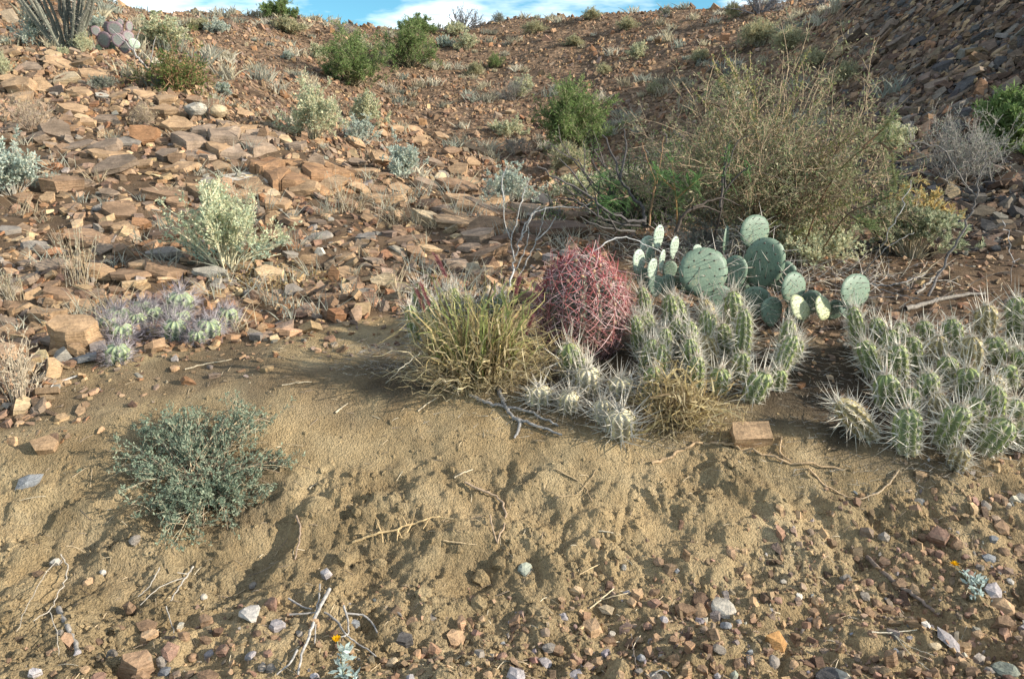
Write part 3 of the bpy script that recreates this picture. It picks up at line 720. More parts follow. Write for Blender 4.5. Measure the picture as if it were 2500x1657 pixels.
# further loose slabs between them
def far_from_taken(u, v, w, f=.55):
    return all(abs(u - a) > f * (w + c) * .5 or abs(v - b) > f * .35 * (w + c) for a, b, c in taken)
rng = np.random.default_rng(21)
cnt = 0
poly_u = [0, 60, 100, 170, 232, 300, 400, 500, 560, 620]
top_v = [62, 62, 78, 95, 108, 128, 170, 200, 222, 235]; bot_v = [410, 385, 352, 335, 325, 305, 290, 286, 282, 280]
tries = 0
while cnt < 105 and tries < 6000:
    tries += 1
    u = rng.uniform(0, 620); v = rng.uniform(60, 410)
    if v < np.interp(u, poly_u, top_v) + 4 or v > np.interp(u, poly_u, bot_v): continue
    w = rng.uniform(10, 22) * (1.0 if v > 150 else .8); h = w * rng.uniform(.35, .6)
    if not far_from_taken(u, v, w): continue
    c = rng.choice(['tan', 'brown', 'grey-brown', 'rust', 'dark brown', 'grey', 'pale tan'], p=[.25, .28, .20, .09, .07, .07, .04])
    slab_at(u, v, w, h, str(c), rng); taken.append((u, v, w)); cnt += 1

def scatter(rng, n, fx, keep=1.0):
    x, y = fx(rng, n); return x, y
def pal_mix(rng, N, names, p, var=.22):
    c = np.array([_pal[k] for k in names])[rng.choice(len(names), N, p=p)]
    return np.clip(c * rng.uniform(1 - var, 1 + var, (N, 1)) * rng.uniform(.94, 1.06, (N, 3)), .01, .9)
# small shale chips that fill the slope between the slabs
rng = np.random.default_rng(31)
N = 18500
y = np.exp(rng.uniform(math.log(2.9), math.log(12), N)); x = y * rng.uniform(-.9, 1.1, N)
ok = stony(x, y) > rng.uniform(.1, .98, N); ok &= ~((x / y > .1) & (y > 8.5))
x, y = x[ok], y[ok]; N = len(x)
sz = np.clip(rng.lognormal(math.log(.056), .55, N), .02, .14) * np.where(x / y > .12, .6, 1) * np.where(soil_edge(x, y) < .5, .5, 1)
strewn('shale_chips', rng, x, y, sz, rng.uniform(.10, .36, N), pal_mix(rng, N, ['tan', 'brown', 'grey-brown', 'rust', 'dark brown', 'grey', 'pale tan'], [.25, .3, .19, .09, .08, .05, .04]), M_SCREE, 'slab', .34, .1)
# gravel of the far hillside
rng = np.random.default_rng(32)
N = 86000
y = np.exp(rng.uniform(math.log(8), math.log(34), N)); x = y * rng.uniform(-.75, .56, N)
ok = rng.uniform(0, 1, N) < .35 + .65 * sstep(-.3, .5, fbm(x * .5, y * .5, 3, 5)); x, y = x[ok], y[ok]; N = len(x)
sz = np.clip(rng.lognormal(math.log(.064), .5, N), .03, .4) * np.interp(y, [8, 14, 34], [.62, .85, 1.2])
strewn('hillside_gravel', rng, x, y, sz, rng.uniform(.35, .7, N), pal_mix(rng, N, ['tan', 'brown', 'rust', 'dark brown', 'grey-brown'], [.20, .33, .11, .17, .19], .28), M_SCREE, 'slab', .45, .2, 4)
# shale plates of the dark hill on the right
rng = np.random.default_rng(33)
N = 32000
y = np.exp(rng.uniform(math.log(5.8), math.log(19), N)); x = y * rng.uniform(.34, .85, N)
ok = rng.uniform(0, 1, N) < sstep(.36, .48, x / y + .04 * perlin(x * 2, y * 2, 3)); x, y = x[ok], y[ok]; N = len(x)
sz = np.clip(rng.lognormal(math.log(.088), .55, N), .04, .36) * np.interp(y, [5, 8, 18], [.5, .8, 1.2])
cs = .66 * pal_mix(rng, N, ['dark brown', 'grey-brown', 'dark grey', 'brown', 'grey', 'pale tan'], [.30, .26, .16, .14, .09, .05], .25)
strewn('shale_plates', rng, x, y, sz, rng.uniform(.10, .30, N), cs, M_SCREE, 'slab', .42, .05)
# the largest plates of that hill
GH = 'shale rocks on the shaded hillside'
rng = np.random.default_rng(34)
HM = [('the yellow-leaved shrub', 925, 240), ('the grey broom bush', 965, 180), ('the two straw shrubs', 775, 40), ('the straw shrub on the slope', 814, 65), ('the green bush at the edge', 1010, 128), ('the pale feathery bush', 896, 142), ('the hill edge against the sky', 850, 6), ('the big thorn thicket', 800, 150)]
hp = [(980,70,26,9,'pale tan'),(935,88,30,12,'grey-brown'),(900,45,36,20,'grey-brown'),(880,85,40,14,'grey-brown'),(960,108,30,9,'grey'),(1000,52,22,10,'pale tan'),(985,33,18,10,'tan'),(1012,30,24,9,'grey'),(866,155,26,14,'tan'),(870,64,30,18,'tan'),(905,120,24,14,'grey'),(925,102,20,10,'grey-brown'),(955,52,16,8,'pale tan'),(890,30,30,10,'grey-brown'),(945,14,22,9,'tan'),(1008,106,22,10,'tan'),(985,110,24,8,'grey-brown'),(850,40,34,12,'grey-brown')]
for i in range(115):
    if i < len(hp): u, v, w, h, c = hp[i]
    else:
        u, v = rng.uniform(815, 1024), rng.uniform(0, 225)
        if v < np.interp(u, [815, 850, 1024], [25, 8, 2]) or v > np.interp(u, [815, 880, 1024], [150, 215, 235]) or not far_from_taken(u, v, 18, .8): continue
        w = rng.uniform(8, 16); h = w * rng.uniform(.3, .5); c = str(rng.choice(['grey-brown', 'dark brown', 'grey', 'brown', 'dark grey', 'tan'], p=[.3, .25, .15, .13, .1, .07]))
    taken.append((u, v, w))
    p = hit(u, v); n = gnormal(p[0], p[1], .3); k = project(p)[2] / FPX
    lab = stone_label('large' if w > 24 else '', c, 'shale rock', u, v, HM)
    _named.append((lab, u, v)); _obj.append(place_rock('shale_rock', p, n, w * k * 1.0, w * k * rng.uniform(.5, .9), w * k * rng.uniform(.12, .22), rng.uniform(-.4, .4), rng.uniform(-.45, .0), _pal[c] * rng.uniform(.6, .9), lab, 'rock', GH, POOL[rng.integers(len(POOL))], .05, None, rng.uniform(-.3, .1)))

# stones of the foreground, one by one: u, v, w, h, colour, label, round?
q = .2164
F7 = [(1165,925,112,92,'white','large white stone with a notched ridge on the gravel',1),(1265,880,76,92,'pinkish brown','oval reddish-brown stone touching the large white stone',1),(948,970,72,72,'brown','square brown block in the gravel left of the white stone',0),(632,1160,155,130,'brown','biggest brown angular block at the bottom edge left of the roots',0),(215,155,118,58,'tan','oblong tan block on the soil left of the blue-green mat shrub',0),(140,312,115,80,'blue-grey','blue-green stone with a pale facet on the soil slope',0),
 (1515,750,60,50,'lavender grey','small lavender stone under the large pale clod',0),(270,690,56,52,'white','white lump at the tip of a forked dry stalk',0),(475,745,30,28,'white','tiny round white pebble below the mat shrub',1),(755,1197,62,44,'blue-grey','smooth blue-grey pebble beside the biggest brown block',1),(752,1145,58,60,'grey','grey cobble above the smooth blue-grey pebble',1),(1160,1127,56,46,'lavender grey','speckled grey pebble left of the flower by the roots',1),(625,592,56,42,'grey','rounded grey stone in the shade of the mat shrub',1),(680,980,92,70,'brown','flat brown stone above the biggest brown block',0),(690,1032,92,48,'tan','tan flat stone resting on the biggest brown block',0),(605,905,50,100,'brown','upright narrow brown stone beside the dry stalks',0),
 (1035,1102,62,44,'pinkish brown',None,0),(780,1105,84,50,'pinkish brown',None,0),(560,990,62,60,'brown',None,0),(960,1212,100,74,'brown',None,0),(180,747,58,42,'brown',None,0),(945,856,36,34,'off-white',None,1),(850,1030,52,80,'brown',None,0),(1870,1052,80,36,'dark grey',None,0),(955,1040,60,60,'brown',None,0),(1905,965,50,45,'brown',None,1),(1285,985,70,50,'lavender grey',None,0),(660,1215,80,60,'brown',None,0),(880,1210,60,50,'brown',None,0),(1210,1175,50,40,'grey',None,1),(1255,1180,50,40,'grey',None,1),(520,1120,50,50,'grey',None,0),(410,780,50,40,'tan',None,0),(1170,800,40,40,'grey',None,1),(2110,1040,90,50,'tan',None,0),(2215,1030,60,50,'tan',None,0),(1815,1160,60,50,'cream',None,1),(1910,1175,50,50,'tan',None,0),(1775,1150,40,40,'brown',None,0)]
F8 = [(15,1215,90,95,'lavender grey','blue-white angular stone cut by the bottom edge near the middle',0),(378,1000,110,112,'tan','tan five-sided stone standing in the gravel',0),(435,906,72,48,'cream','pale flat stone across the crossed pale straws',0),(300,830,62,40,'pale tan','pale flat chip above the crossed pale straws',0),(237,940,52,40,'lavender grey','lilac pebble left of the crossed pale straws',0),(170,1082,62,52,'grey','grey-tan angular stone left of the tan five-sided stone',0),(975,897,104,60,'off-white','mottled white and grey oblong stone in the gravel',1),(868,865,104,58,'dark brown','dark brown oblong stone beside the mottled white stone',0),(800,908,92,50,'brown','brown triangular stone left of the mottled white stone',0),(703,962,46,42,'lavender grey','round lilac-white pebble below the dark brown oblong stone',1),(1212,1045,112,110,'orange','orange ochre stone leaning in the gravel',0),(1465,1212,114,80,'dark grey','dark blue-grey round cobble at the bottom edge',1),(1205,1147,66,56,'grey','grey rounded pebble under the orange stone',1),(1325,852,36,32,'white','small bright white pebble on the soil above the orange stone',0),(60,727,80,58,'grey-green','grey-green smooth stone on the soil under the bank',1),(385,602,52,52,'tan',None,0),
 (1098,97,195,95,'tan','square tan block half buried under the middle hedgehog cactus',0),(1635,547,60,84,'grey-brown','grey-brown upright stone in the gully below the right cactus',0),(1715,570,62,84,'grey','pointed grey stone next to the gully',0),(1977,572,112,84,'pinkish brown','reddish flat stone on the gravel below the right cactus',0),(2195,667,62,62,'blue-grey','blue-grey sharp stone above the flower by the gully',0),(2262,885,122,100,'tan','tan-brown block behind the silver leaves of the gully flower',0),(2262,972,104,84,'brown','brown flat block under the tan-brown block at the edge',0),(2215,812,94,60,'lavender grey','dark lilac-grey stone touching the silver leaves of the gully flower',0),(2012,1050,114,58,'lavender grey','lilac-grey flat stone below the gully flower',0),(1910,985,46,44,'white','small white chip left of the gully flower',0),(1750,1137,62,102,'brown','long brown stone standing upright near the bottom edge',0),(2277,1177,104,112,'grey-green','big grey-green cobble in the bottom corner',1),(2298,782,42,30,'white','white chip right of the gully flower',0),(2345,400,56,42,'off-white','pinkish-white chip at the edge of the frame',0),
 (2220,590,42,36,'blue-grey',None,0),(1518,1090,40,80,'tan',None,0),(1500,970,64,50,'brown',None,0),(1045,1157,66,46,'brown',None,0),(500,1210,62,62,'tan',None,0),(292,1212,84,50,'lavender grey',None,0),(985,986,52,40,'blue-grey',None,1),(2255,525,84,60,'brown',None,0),(655,832,60,40,'brown',None,0),(705,905,50,40,'brown',None,0),(655,885,60,40,'pinkish brown',None,0),(625,985,50,50,'pinkish brown',None,0),(560,880,50,40,'tan',None,0),(230,870,40,30,'tan',None,0),(870,915,70,50,'tan',None,1),(450,1070,40,30,'tan',None,0),(460,1022,30,30,'off-white',None,1),(150,1155,60,45,'lavender grey',None,1),(215,1100,70,60,'brown',None,0),(305,1150,50,60,'pinkish brown',None,0),(520,1115,40,40,'brown',None,0),(690,1130,30,30,'off-white',None,1),(800,1210,50,90,'tan',None,0),(880,1190,60,60,'brown',None,0),(945,1225,40,50,'lavender grey',None,0),(1020,1215,40,60,'grey-green',None,0),(955,1090,60,50,'grey',None,1),(400,1150,60,50,'tan',None,0),(1640,920,50,50,'brown',None,0),(1740,925,80,40,'brown',None,0),(1790,790,70,40,'brown',None,0),(1770,730,50,40,'brown',None,0),(2160,725,40,40,'grey',None,0),(1950,1080,60,40,'cream',None,0),(1935,1190,60,70,'brown',None,0),(1850,1200,60,70,'brown',None,0),(2060,1150,60,50,'tan',None,0),(2130,1210,70,50,'brown',None,0),(2200,1190,50,40,'grey',None,0),(1590,1200,50,50,'brown',None,0),(1690,1190,60,50,'grey-brown',None,0),(2350,630,50,50,'brown',None,1),(2270,640,50,50,'brown',None,1),(2240,500,70,40,'grey-brown',None,0),(2185,430,50,40,'grey',None,1),(2060,610,60,40,'brown',None,0),(1900,570,50,50,'brown',None,0),(1470,600,50,40,'brown',None,0),(1380,555,40,30,'grey-brown',None,1),(1010,655,50,40,'brown',None,0),(680,690,60,50,'brown',None,0),(515,720,30,35,'off-white',None,1),(1380,1220,60,50,'brown',None,0),(1300,1165,50,40,'tan',None,1)]
GF = 'stones in the gravel of the foreground'
fore = [(x * q, 409.6 + y * q, w * q, h * q, c, l, r) for x, y, w, h, c, l, r in F7] + [(512 + x * q, 409.6 + y * q, w * q, h * q, c, l, r) for x, y, w, h, c, l, r in F8]
rng = np.random.default_rng(41)
ftaken = [(a[0], a[1], a[2]) for a in fore]
tries = 0
while len(fore) < 225 and tries < 9000:
    tries += 1
    u, v = rng.uniform(0, 1024), rng.uniform(480, 678)
    lim = np.interp(u, [0, 200, 350, 520, 640, 760, 840, 900, 1024], [640, 590, 590, 600, 575, 560, 530, 495, 480])
    if v < lim + rng.uniform(0, 40): continue
    w = rng.uniform(6.5, 13); h = w * rng.uniform(.55, .95)
    if not all(math.hypot(u - a, v - b) > .55 * (w + c) for a, b, c in ftaken): continue
    c = str(rng.choice(['brown', 'tan', 'grey-brown', 'pinkish brown', 'grey', 'dark brown', 'lavender grey', 'off-white', 'blue-grey'], p=[.27, .2, .14, .1, .08, .08, .06, .04, .03]))
    fore.append((u, v, w, h, c, None, int(rng.uniform() < .25))); ftaken.append((u, v, w))
for u, v, w, h, c, lab, rd in fore:
    p = hit(min(u, 1022), min(v + h * .30, 677)); dep = project(p)[2]; k = dep / FPX
    n = gnormal(p[0], p[1], .05)
    W_, Hh = w * k * 1.18, h * k * 1.1
    if lab is None: lab = stone_label('small' if w < 10 else '', c, 'pebble' if rd else 'stone', u, v, FORE_MARKS)
    if h > w * 1.15: D = W_ * .8; T = Hh * .95
    else: D = W_ * rng.uniform(.75, 1.0); T = min(Hh * .75, W_ * .62)
    name = 'pebble' if rd else 'stone'
    tz = rng.uniform(0, .3); rz_ = rng.uniform(0, .4) - .2
    if 'square tan block' in lab: me = BLOCK; W_ *= .74; D = W_ * .55; T = Hh * .95; tz = .05; rz_ = .08
    elif 'square tan block' in lab or 'oblong tan block' in lab or 'square brown' in lab: me = POOL[26 + (int(u) % 6)]
    else: me = PEB[rng.integers(len(PEB))] if rd else ANG[rng.integers(len(ANG))]
    _named.append((lab, u, v)); o = place_rock(name, p, n, W_, D, T, rz_ if not rd else rng.uniform(0, 6.28), tz, _pal[c] * rng.uniform(.88, 1.12), lab, 'stone', GF, me, (.42 if me is BLOCK else .26), None, rng.uniform(-.15, .15)); _obj.append(o)
# gravel and crumbs of soil
rng = np.random.default_rng(42)
N = 16500
y = np.exp(rng.uniform(math.log(1.45), math.log(3.2), N)); x = y * rng.uniform(-.95, 1.25, N)
lim = np.interp(x / y, [-.64, -.39, -.2, .0, .16, .3, .4, .48, .64], [2.0, 2.16, 2.2, 2.2, 2.32, 2.42, 2.55, 2.66, 2.85])
ok = (y < lim + rng.normal(0, .10, N) + .16 * perlin(x * 4, y * 4, 6)) & (rng.uniform(0, 1, N) < .30 + .7 * sstep(-.35, .25, x / y + .25 * perlin(x * 3, y * 3, 16))); x, y = x[ok], y[ok]; N = len(x)
sz = np.clip(rng.lognormal(math.log(.0115), .6, N), .003, .042)
strewn('gravel', rng, x, y, sz * 1.1, rng.uniform(.35, .8, N), pal_mix(rng, N, ['brown', 'tan', 'grey-brown', 'pinkish brown', 'grey', 'dark brown', 'lavender grey', 'off-white', 'blue-grey'], [.34, .27, .17, .06, .04, .08, .02, .01, .01]), M_SCREE, 'slab', .4, .3)
N = 38000
y = np.exp(rng.uniform(math.log(1.45), math.log(3.9), N)); x = y * rng.uniform(-.85, .85, N)
w_ = fbm(x * 3.1, y * 3.1, 2, 77)
ok = (soil_edge(x, y) < .6) & (rng.uniform(0, 1, N) < np.clip(.25 + .75 * sstep(-.2, .4, w_) * (1 - .85 * sstep(2.75, 3.05, y)) - .2 * sstep(2.8, 3.1, y), .04, 1)); x, y = x[ok], y[ok]; N = len(x)
sz = np.clip(rng.lognormal(math.log(.0095), .6, N), .003, .05)
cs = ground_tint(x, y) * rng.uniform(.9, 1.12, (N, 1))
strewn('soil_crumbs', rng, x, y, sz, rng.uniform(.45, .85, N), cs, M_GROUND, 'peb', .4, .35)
# chunky clods of the bank
GC = 'clods broken from the soil bank'
cl = [(345, 558, 28, 22, 'large pale clod lying flat under the thorny tan twig'), (482, 575, 22, 18, 'dark crumbly clod at the middle of the bank foot'), (500, 560, 18, 14, 'round soil clod above the dark crumbly clod'), (425, 590, 20, 14, 'flat soil clod in the middle of the gravel edge'), (380, 560, 16, 12, 'small soil clod right of the large pale clod'), (478, 600, 20, 16, 'jagged clod in front of the dark crumbly clod'), (620, 668, 34, 14, 'wide pale clod at the bottom edge left of the dark round cobble'), (440, 610, 14, 10, 'low soil clod in front of the flat soil clod')]
for u, v, w, h, lab in cl:
    p = hit(u, v + 4); k = project(p)[2] / FPX
    rg = np.random.default_rng(int(u))
    v_ = JV * (1 + rg.uniform(-.28, .22, (len(JV), 1))) * .5
    o = place_rock('soil_clod', p, gnormal(p[0], p[1]), w * k, w * k * .8, h * k * .9, rg.uniform(0, 6), .1, (1, 1, 1), lab, 'clod', GC, new_mesh('soil_clod', v_ + np.array([0, 0, .3]), [JF], M_GROUND, False, SOIL * 1.05), .2)

# stones whose look and nearest neighbour agree are told apart by their order up the slope
_by = {}
for (lab, u, v), o in zip(_named, _obj): _by.setdefault(lab, []).append((v, u, o))
for lab, L in _by.items():
    if len(L) < 2: continue
    L.sort(key=lambda a: a[0])
    words_ = {2: ['upper', 'lower'], 3: ['upper', 'middle', 'lower']}.get(len(L))
    if words_ is None: words_ = ['uppermost', 'second highest', 'third highest', 'fourth highest', 'fifth highest', 'sixth highest', 'seventh highest'][:len(L) - 1] + ['lowest']
    for wd, (v, u, o) in zip(words_, L):
        nl = wd + ' ' + lab
        if len(nl.split()) > 16: nl = nl.split(', towards')[0]
        o['label'] = nl

# ------------------------------------------------------------------ plants
def bez(p0, p1, p2, P):
    t = np.linspace(0, 1, P)[None, :, None]
    return (1 - t) ** 2 * p0[:, None] + 2 * t * (1 - t) * p1[:, None] + t ** 2 * p2[:, None]
def wobble(rng, paths, amt):
    N, P, _ = paths.shape
    j = np.cumsum(rng.normal(0, 1, (N, P, 3)), 1); j -= j[:, :1]
    return paths + j * amt / math.sqrt(P)
def stems(rng, n, R, H, P=7, rho0=.12, upright=.6, jit=.05, flat=1.0, lo=.55):
    a = rng.uniform(0, 2 * math.pi, n); rho = np.sqrt(rng.uniform(0, 1, n))
    f1, f2 = rng.uniform(0, 6.28, 2); rho = rho * np.clip(.92 + .26 * np.sin(2 * a + f1) + .2 * np.sin(3 * a + f2), .4, 1.25)
    e = np.stack([np.cos(a) * rho * R, np.sin(a) * rho * R * flat, H * np.sqrt(np.clip(1 - .85 * rho ** 2, .05, 1)) * np.where(rng.uniform(0, 1, n) < .07, 1.12, rng.uniform(lo, 1.02, n))], -1)
    b = np.stack([np.cos(a) * rho0 * R * rho, np.sin(a) * rho0 * R * rho, np.full(n, -.02)], -1)
    m = b * .6 + e * .4; m[:, 2] = e[:, 2] * upright
    m[:, :2] = b[:, :2] + (e[:, :2] - b[:, :2]) * (.62 - .45 * upright)
    return wobble(rng, bez(b, m, e, P), jit * R)
def offshoots(rng, paths, m, L, tmin=.3, up=.3, P=4, follow=.7, jit=.1):
    N, Pn, _ = paths.shape
    i = np.repeat(np.arange(N), m); t = rng.uniform(tmin, .98, N * m) * (Pn - 1)
    k = np.minimum(t.astype(int), Pn - 2); f = (t - k)[:, None]
    p = paths[i, k] * (1 - f) + paths[i, k + 1] * f; tan = paths[i, k + 1] - paths[i, k]
    tan /= np.linalg.norm(tan, axis=-1, keepdims=True) + 1e-9
    d = tan * follow + rng.normal(0, .6, (N * m, 3)); d[:, 2] += up; d /= np.linalg.norm(d, axis=-1, keepdims=True)
    ln = L * rng.uniform(.5, 1.15, (N * m, 1)); e = p + d * ln
    q = (p + e) / 2 + rng.normal(0, .12, (N * m, 3)) * ln
    return bez(p, q, e, P)
def on_paths(rng, paths, n, tmin=.1):
    N, P, _ = paths.shape
    i = rng.integers(0, N, n); t = rng.uniform(tmin, 1, n) * (P - 1); k = np.minimum(t.astype(int), P - 2); f = (t - k)[:, None]
    tan = paths[i, k + 1] - paths[i, k]; tan /= np.linalg.norm(tan, axis=-1, keepdims=True) + 1e-9
    return paths[i, k] * (1 - f) + paths[i, k + 1] * f, tan
def cols(rng, N, cl, var=.18):
    c = np.array(cl, float)[rng.integers(0, len(cl), N)]
    return np.clip(c * rng.uniform(1 - var, 1 + var, (N, 1)), .005, .95)
def rdir(rng, n):
    d = rng.normal(size=(n, 3)); return d / np.linalg.norm(d, axis=-1, keepdims=True)

SPEC = {
 # n stems, side shoots, twig shoots, leaves, leaf length and width (m), leaf colours, wood colour, uprightness, stem radius
 'pale':   dict(n=34, m1=4, m2=3, leaf=5200, L=.030, Wd=.017, lc=[(.56,.54,.35),(.47,.50,.33),(.64,.58,.38),(.38,.43,.29)], wc=(.46,.40,.27), upr=.62, r=.0042),
 'silver': dict(n=30, m1=4, m2=3, leaf=4600, L=.028, Wd=.016, lc=[(.42,.48,.42),(.48,.52,.42),(.34,.41,.37),(.55,.55,.44)], wc=(.36,.33,.28), upr=.5, r=.004),
 'green':  dict(n=46, m1=6, m2=4, leaf=17000, L=.07, Wd=.017, lc=[(.17,.245,.085),(.21,.285,.105),(.13,.195,.065),(.28,.32,.15)], wc=(.17,.15,.09), upr=.55, r=.006),
 'grey':   dict(n=40, m1=6, m2=5, leaf=1800, L=.030, Wd=.010, lc=[(.24,.26,.20),(.30,.30,.23),(.20,.21,.18)], wc=(.25,.225,.20), upr=.55, r=.0035),
 'straw':  dict(n=46, m1=5, m2=3, leaf=4200, L=.07, Wd=.012, lc=[(.42,.37,.22),(.48,.43,.26),(.34,.33,.20),(.30,.32,.20)], wc=(.36,.30,.19), upr=.75, r=.004),
 'dry':    dict(n=60, m1=4, m2=2, leaf=500, L=.03, Wd=.008, lc=[(.42,.34,.22),(.35,.28,.2)], wc=(.36,.28,.21), upr=.6, r=.0022),
 'twigs':  dict(n=26, m1=5, m2=4, leaf=500, L=.05, Wd=.014, lc=[(.15,.20,.09),(.2,.22,.12)], wc=(.20,.185,.19), upr=.6, r=.010),
}
def shrub_meshes(rng, kind, R, Hh, dens=1.0, flat=1.0, leafk=1.0, lo=.55, nk=1.0, rho0=.14, thin=1.0):
    s = SPEC[kind]; size = max(R, Hh)
    p0 = stems(rng, max(8, int(s['n'] * nk)), R, Hh, 7, rho0, s['upr'], .06, flat, lo)
    p1 = offshoots(rng, p0, s['m1'], .38 * size, .3, .35); p2 = offshoots(rng, p1, s['m2'], .17 * size, .25, .3, 3)
    b = MB(); r = s['r'] * max(.6, min(size / .4, 2.2)) * thin
    wc = np.array(s['wc'])
    b.tubes(p0, r, r * .35, cols(rng, len(p0), [wc, wc * .8, wc * 1.2]), 4)
    b.tubes(p1, r * .5, r * .2, cols(rng, len(p1), [wc, wc * .85, wc * 1.2]), 3)
    b.tubes(p2, r * .3, r * .12, cols(rng, len(p2), [wc * 1.05, wc * 1.25]), 3)
    n = int(s['leaf'] * dens)
    pa, ta = on_paths(rng, p2, int(n * .62), .1); pb, tb = on_paths(rng, p1, n - int(n * .62), .45)
    pos = np.vstack([pa, pb]); tan = np.vstack([ta, tb]); d = tan * .6 + rdir(rng, len(pos)) * .9; d[:, 2] += .25
    pos = pos + rng.normal(0, .012 * size, pos.shape)
    f = MB(); f.leaves(pos, d, rdir(rng, len(pos)), s['L'] * leafk * rng.uniform(.6, 1.3, len(pos)), s['Wd'] * leafk * rng.uniform(.6, 1.2, len(pos)), cols(rng, len(pos), s['lc']))
    return b.mesh('branches', M_WOOD), f.mesh('foliage', M_LEAF)
_proto = {}
def shrub(kind, label, cat, u, vb, w, h, group=None, name='shrub', seed=None, dens=1.0, own=False, flat=1.0, lo=.55, nk=1.0, rho0=.14, thin=1.0):
    p = hit(u, vb); k = project(p)[2] / FPX
    R, Hh = w * k * .56, h * k * 1.04
    sc = max(R, Hh)
    leafk = max(1.0, (k * 1.5) / SPEC[kind]['L'] * .85)
    t = thing(name, label, cat, (p[0], p[1] + R * .35, gz(p[0], p[1] + R * .35) - .01), group)
    asp = 0 if R / Hh < .75 else 1 if R / Hh < 1.15 else 2
    key = (kind, asp, round(math.log2(max(k, .003) / .003)))
    if own or key not in _proto:
        rg = np.random.default_rng(seed if seed is not None else 100 + len(_proto))
        ms = shrub_meshes(rg, kind, R, Hh, dens, flat, leafk, lo, nk, rho0, thin)
        if not own: _proto[key] = (ms, R, Hh)
        sx = sz_ = 1
    else:
        ms, R0, H0 = _proto[key]; sx, sz_ = R / R0, Hh / H0
    link('branches', ms[0], t); f = link('foliage', ms[1], t); f['kind'] = 'stuff'
    t.scale = (sx, sx, sz_); t.rotation_euler = (0, 0, (u * 1.7 + vb) % 6.28 if not own else 0)
    return t

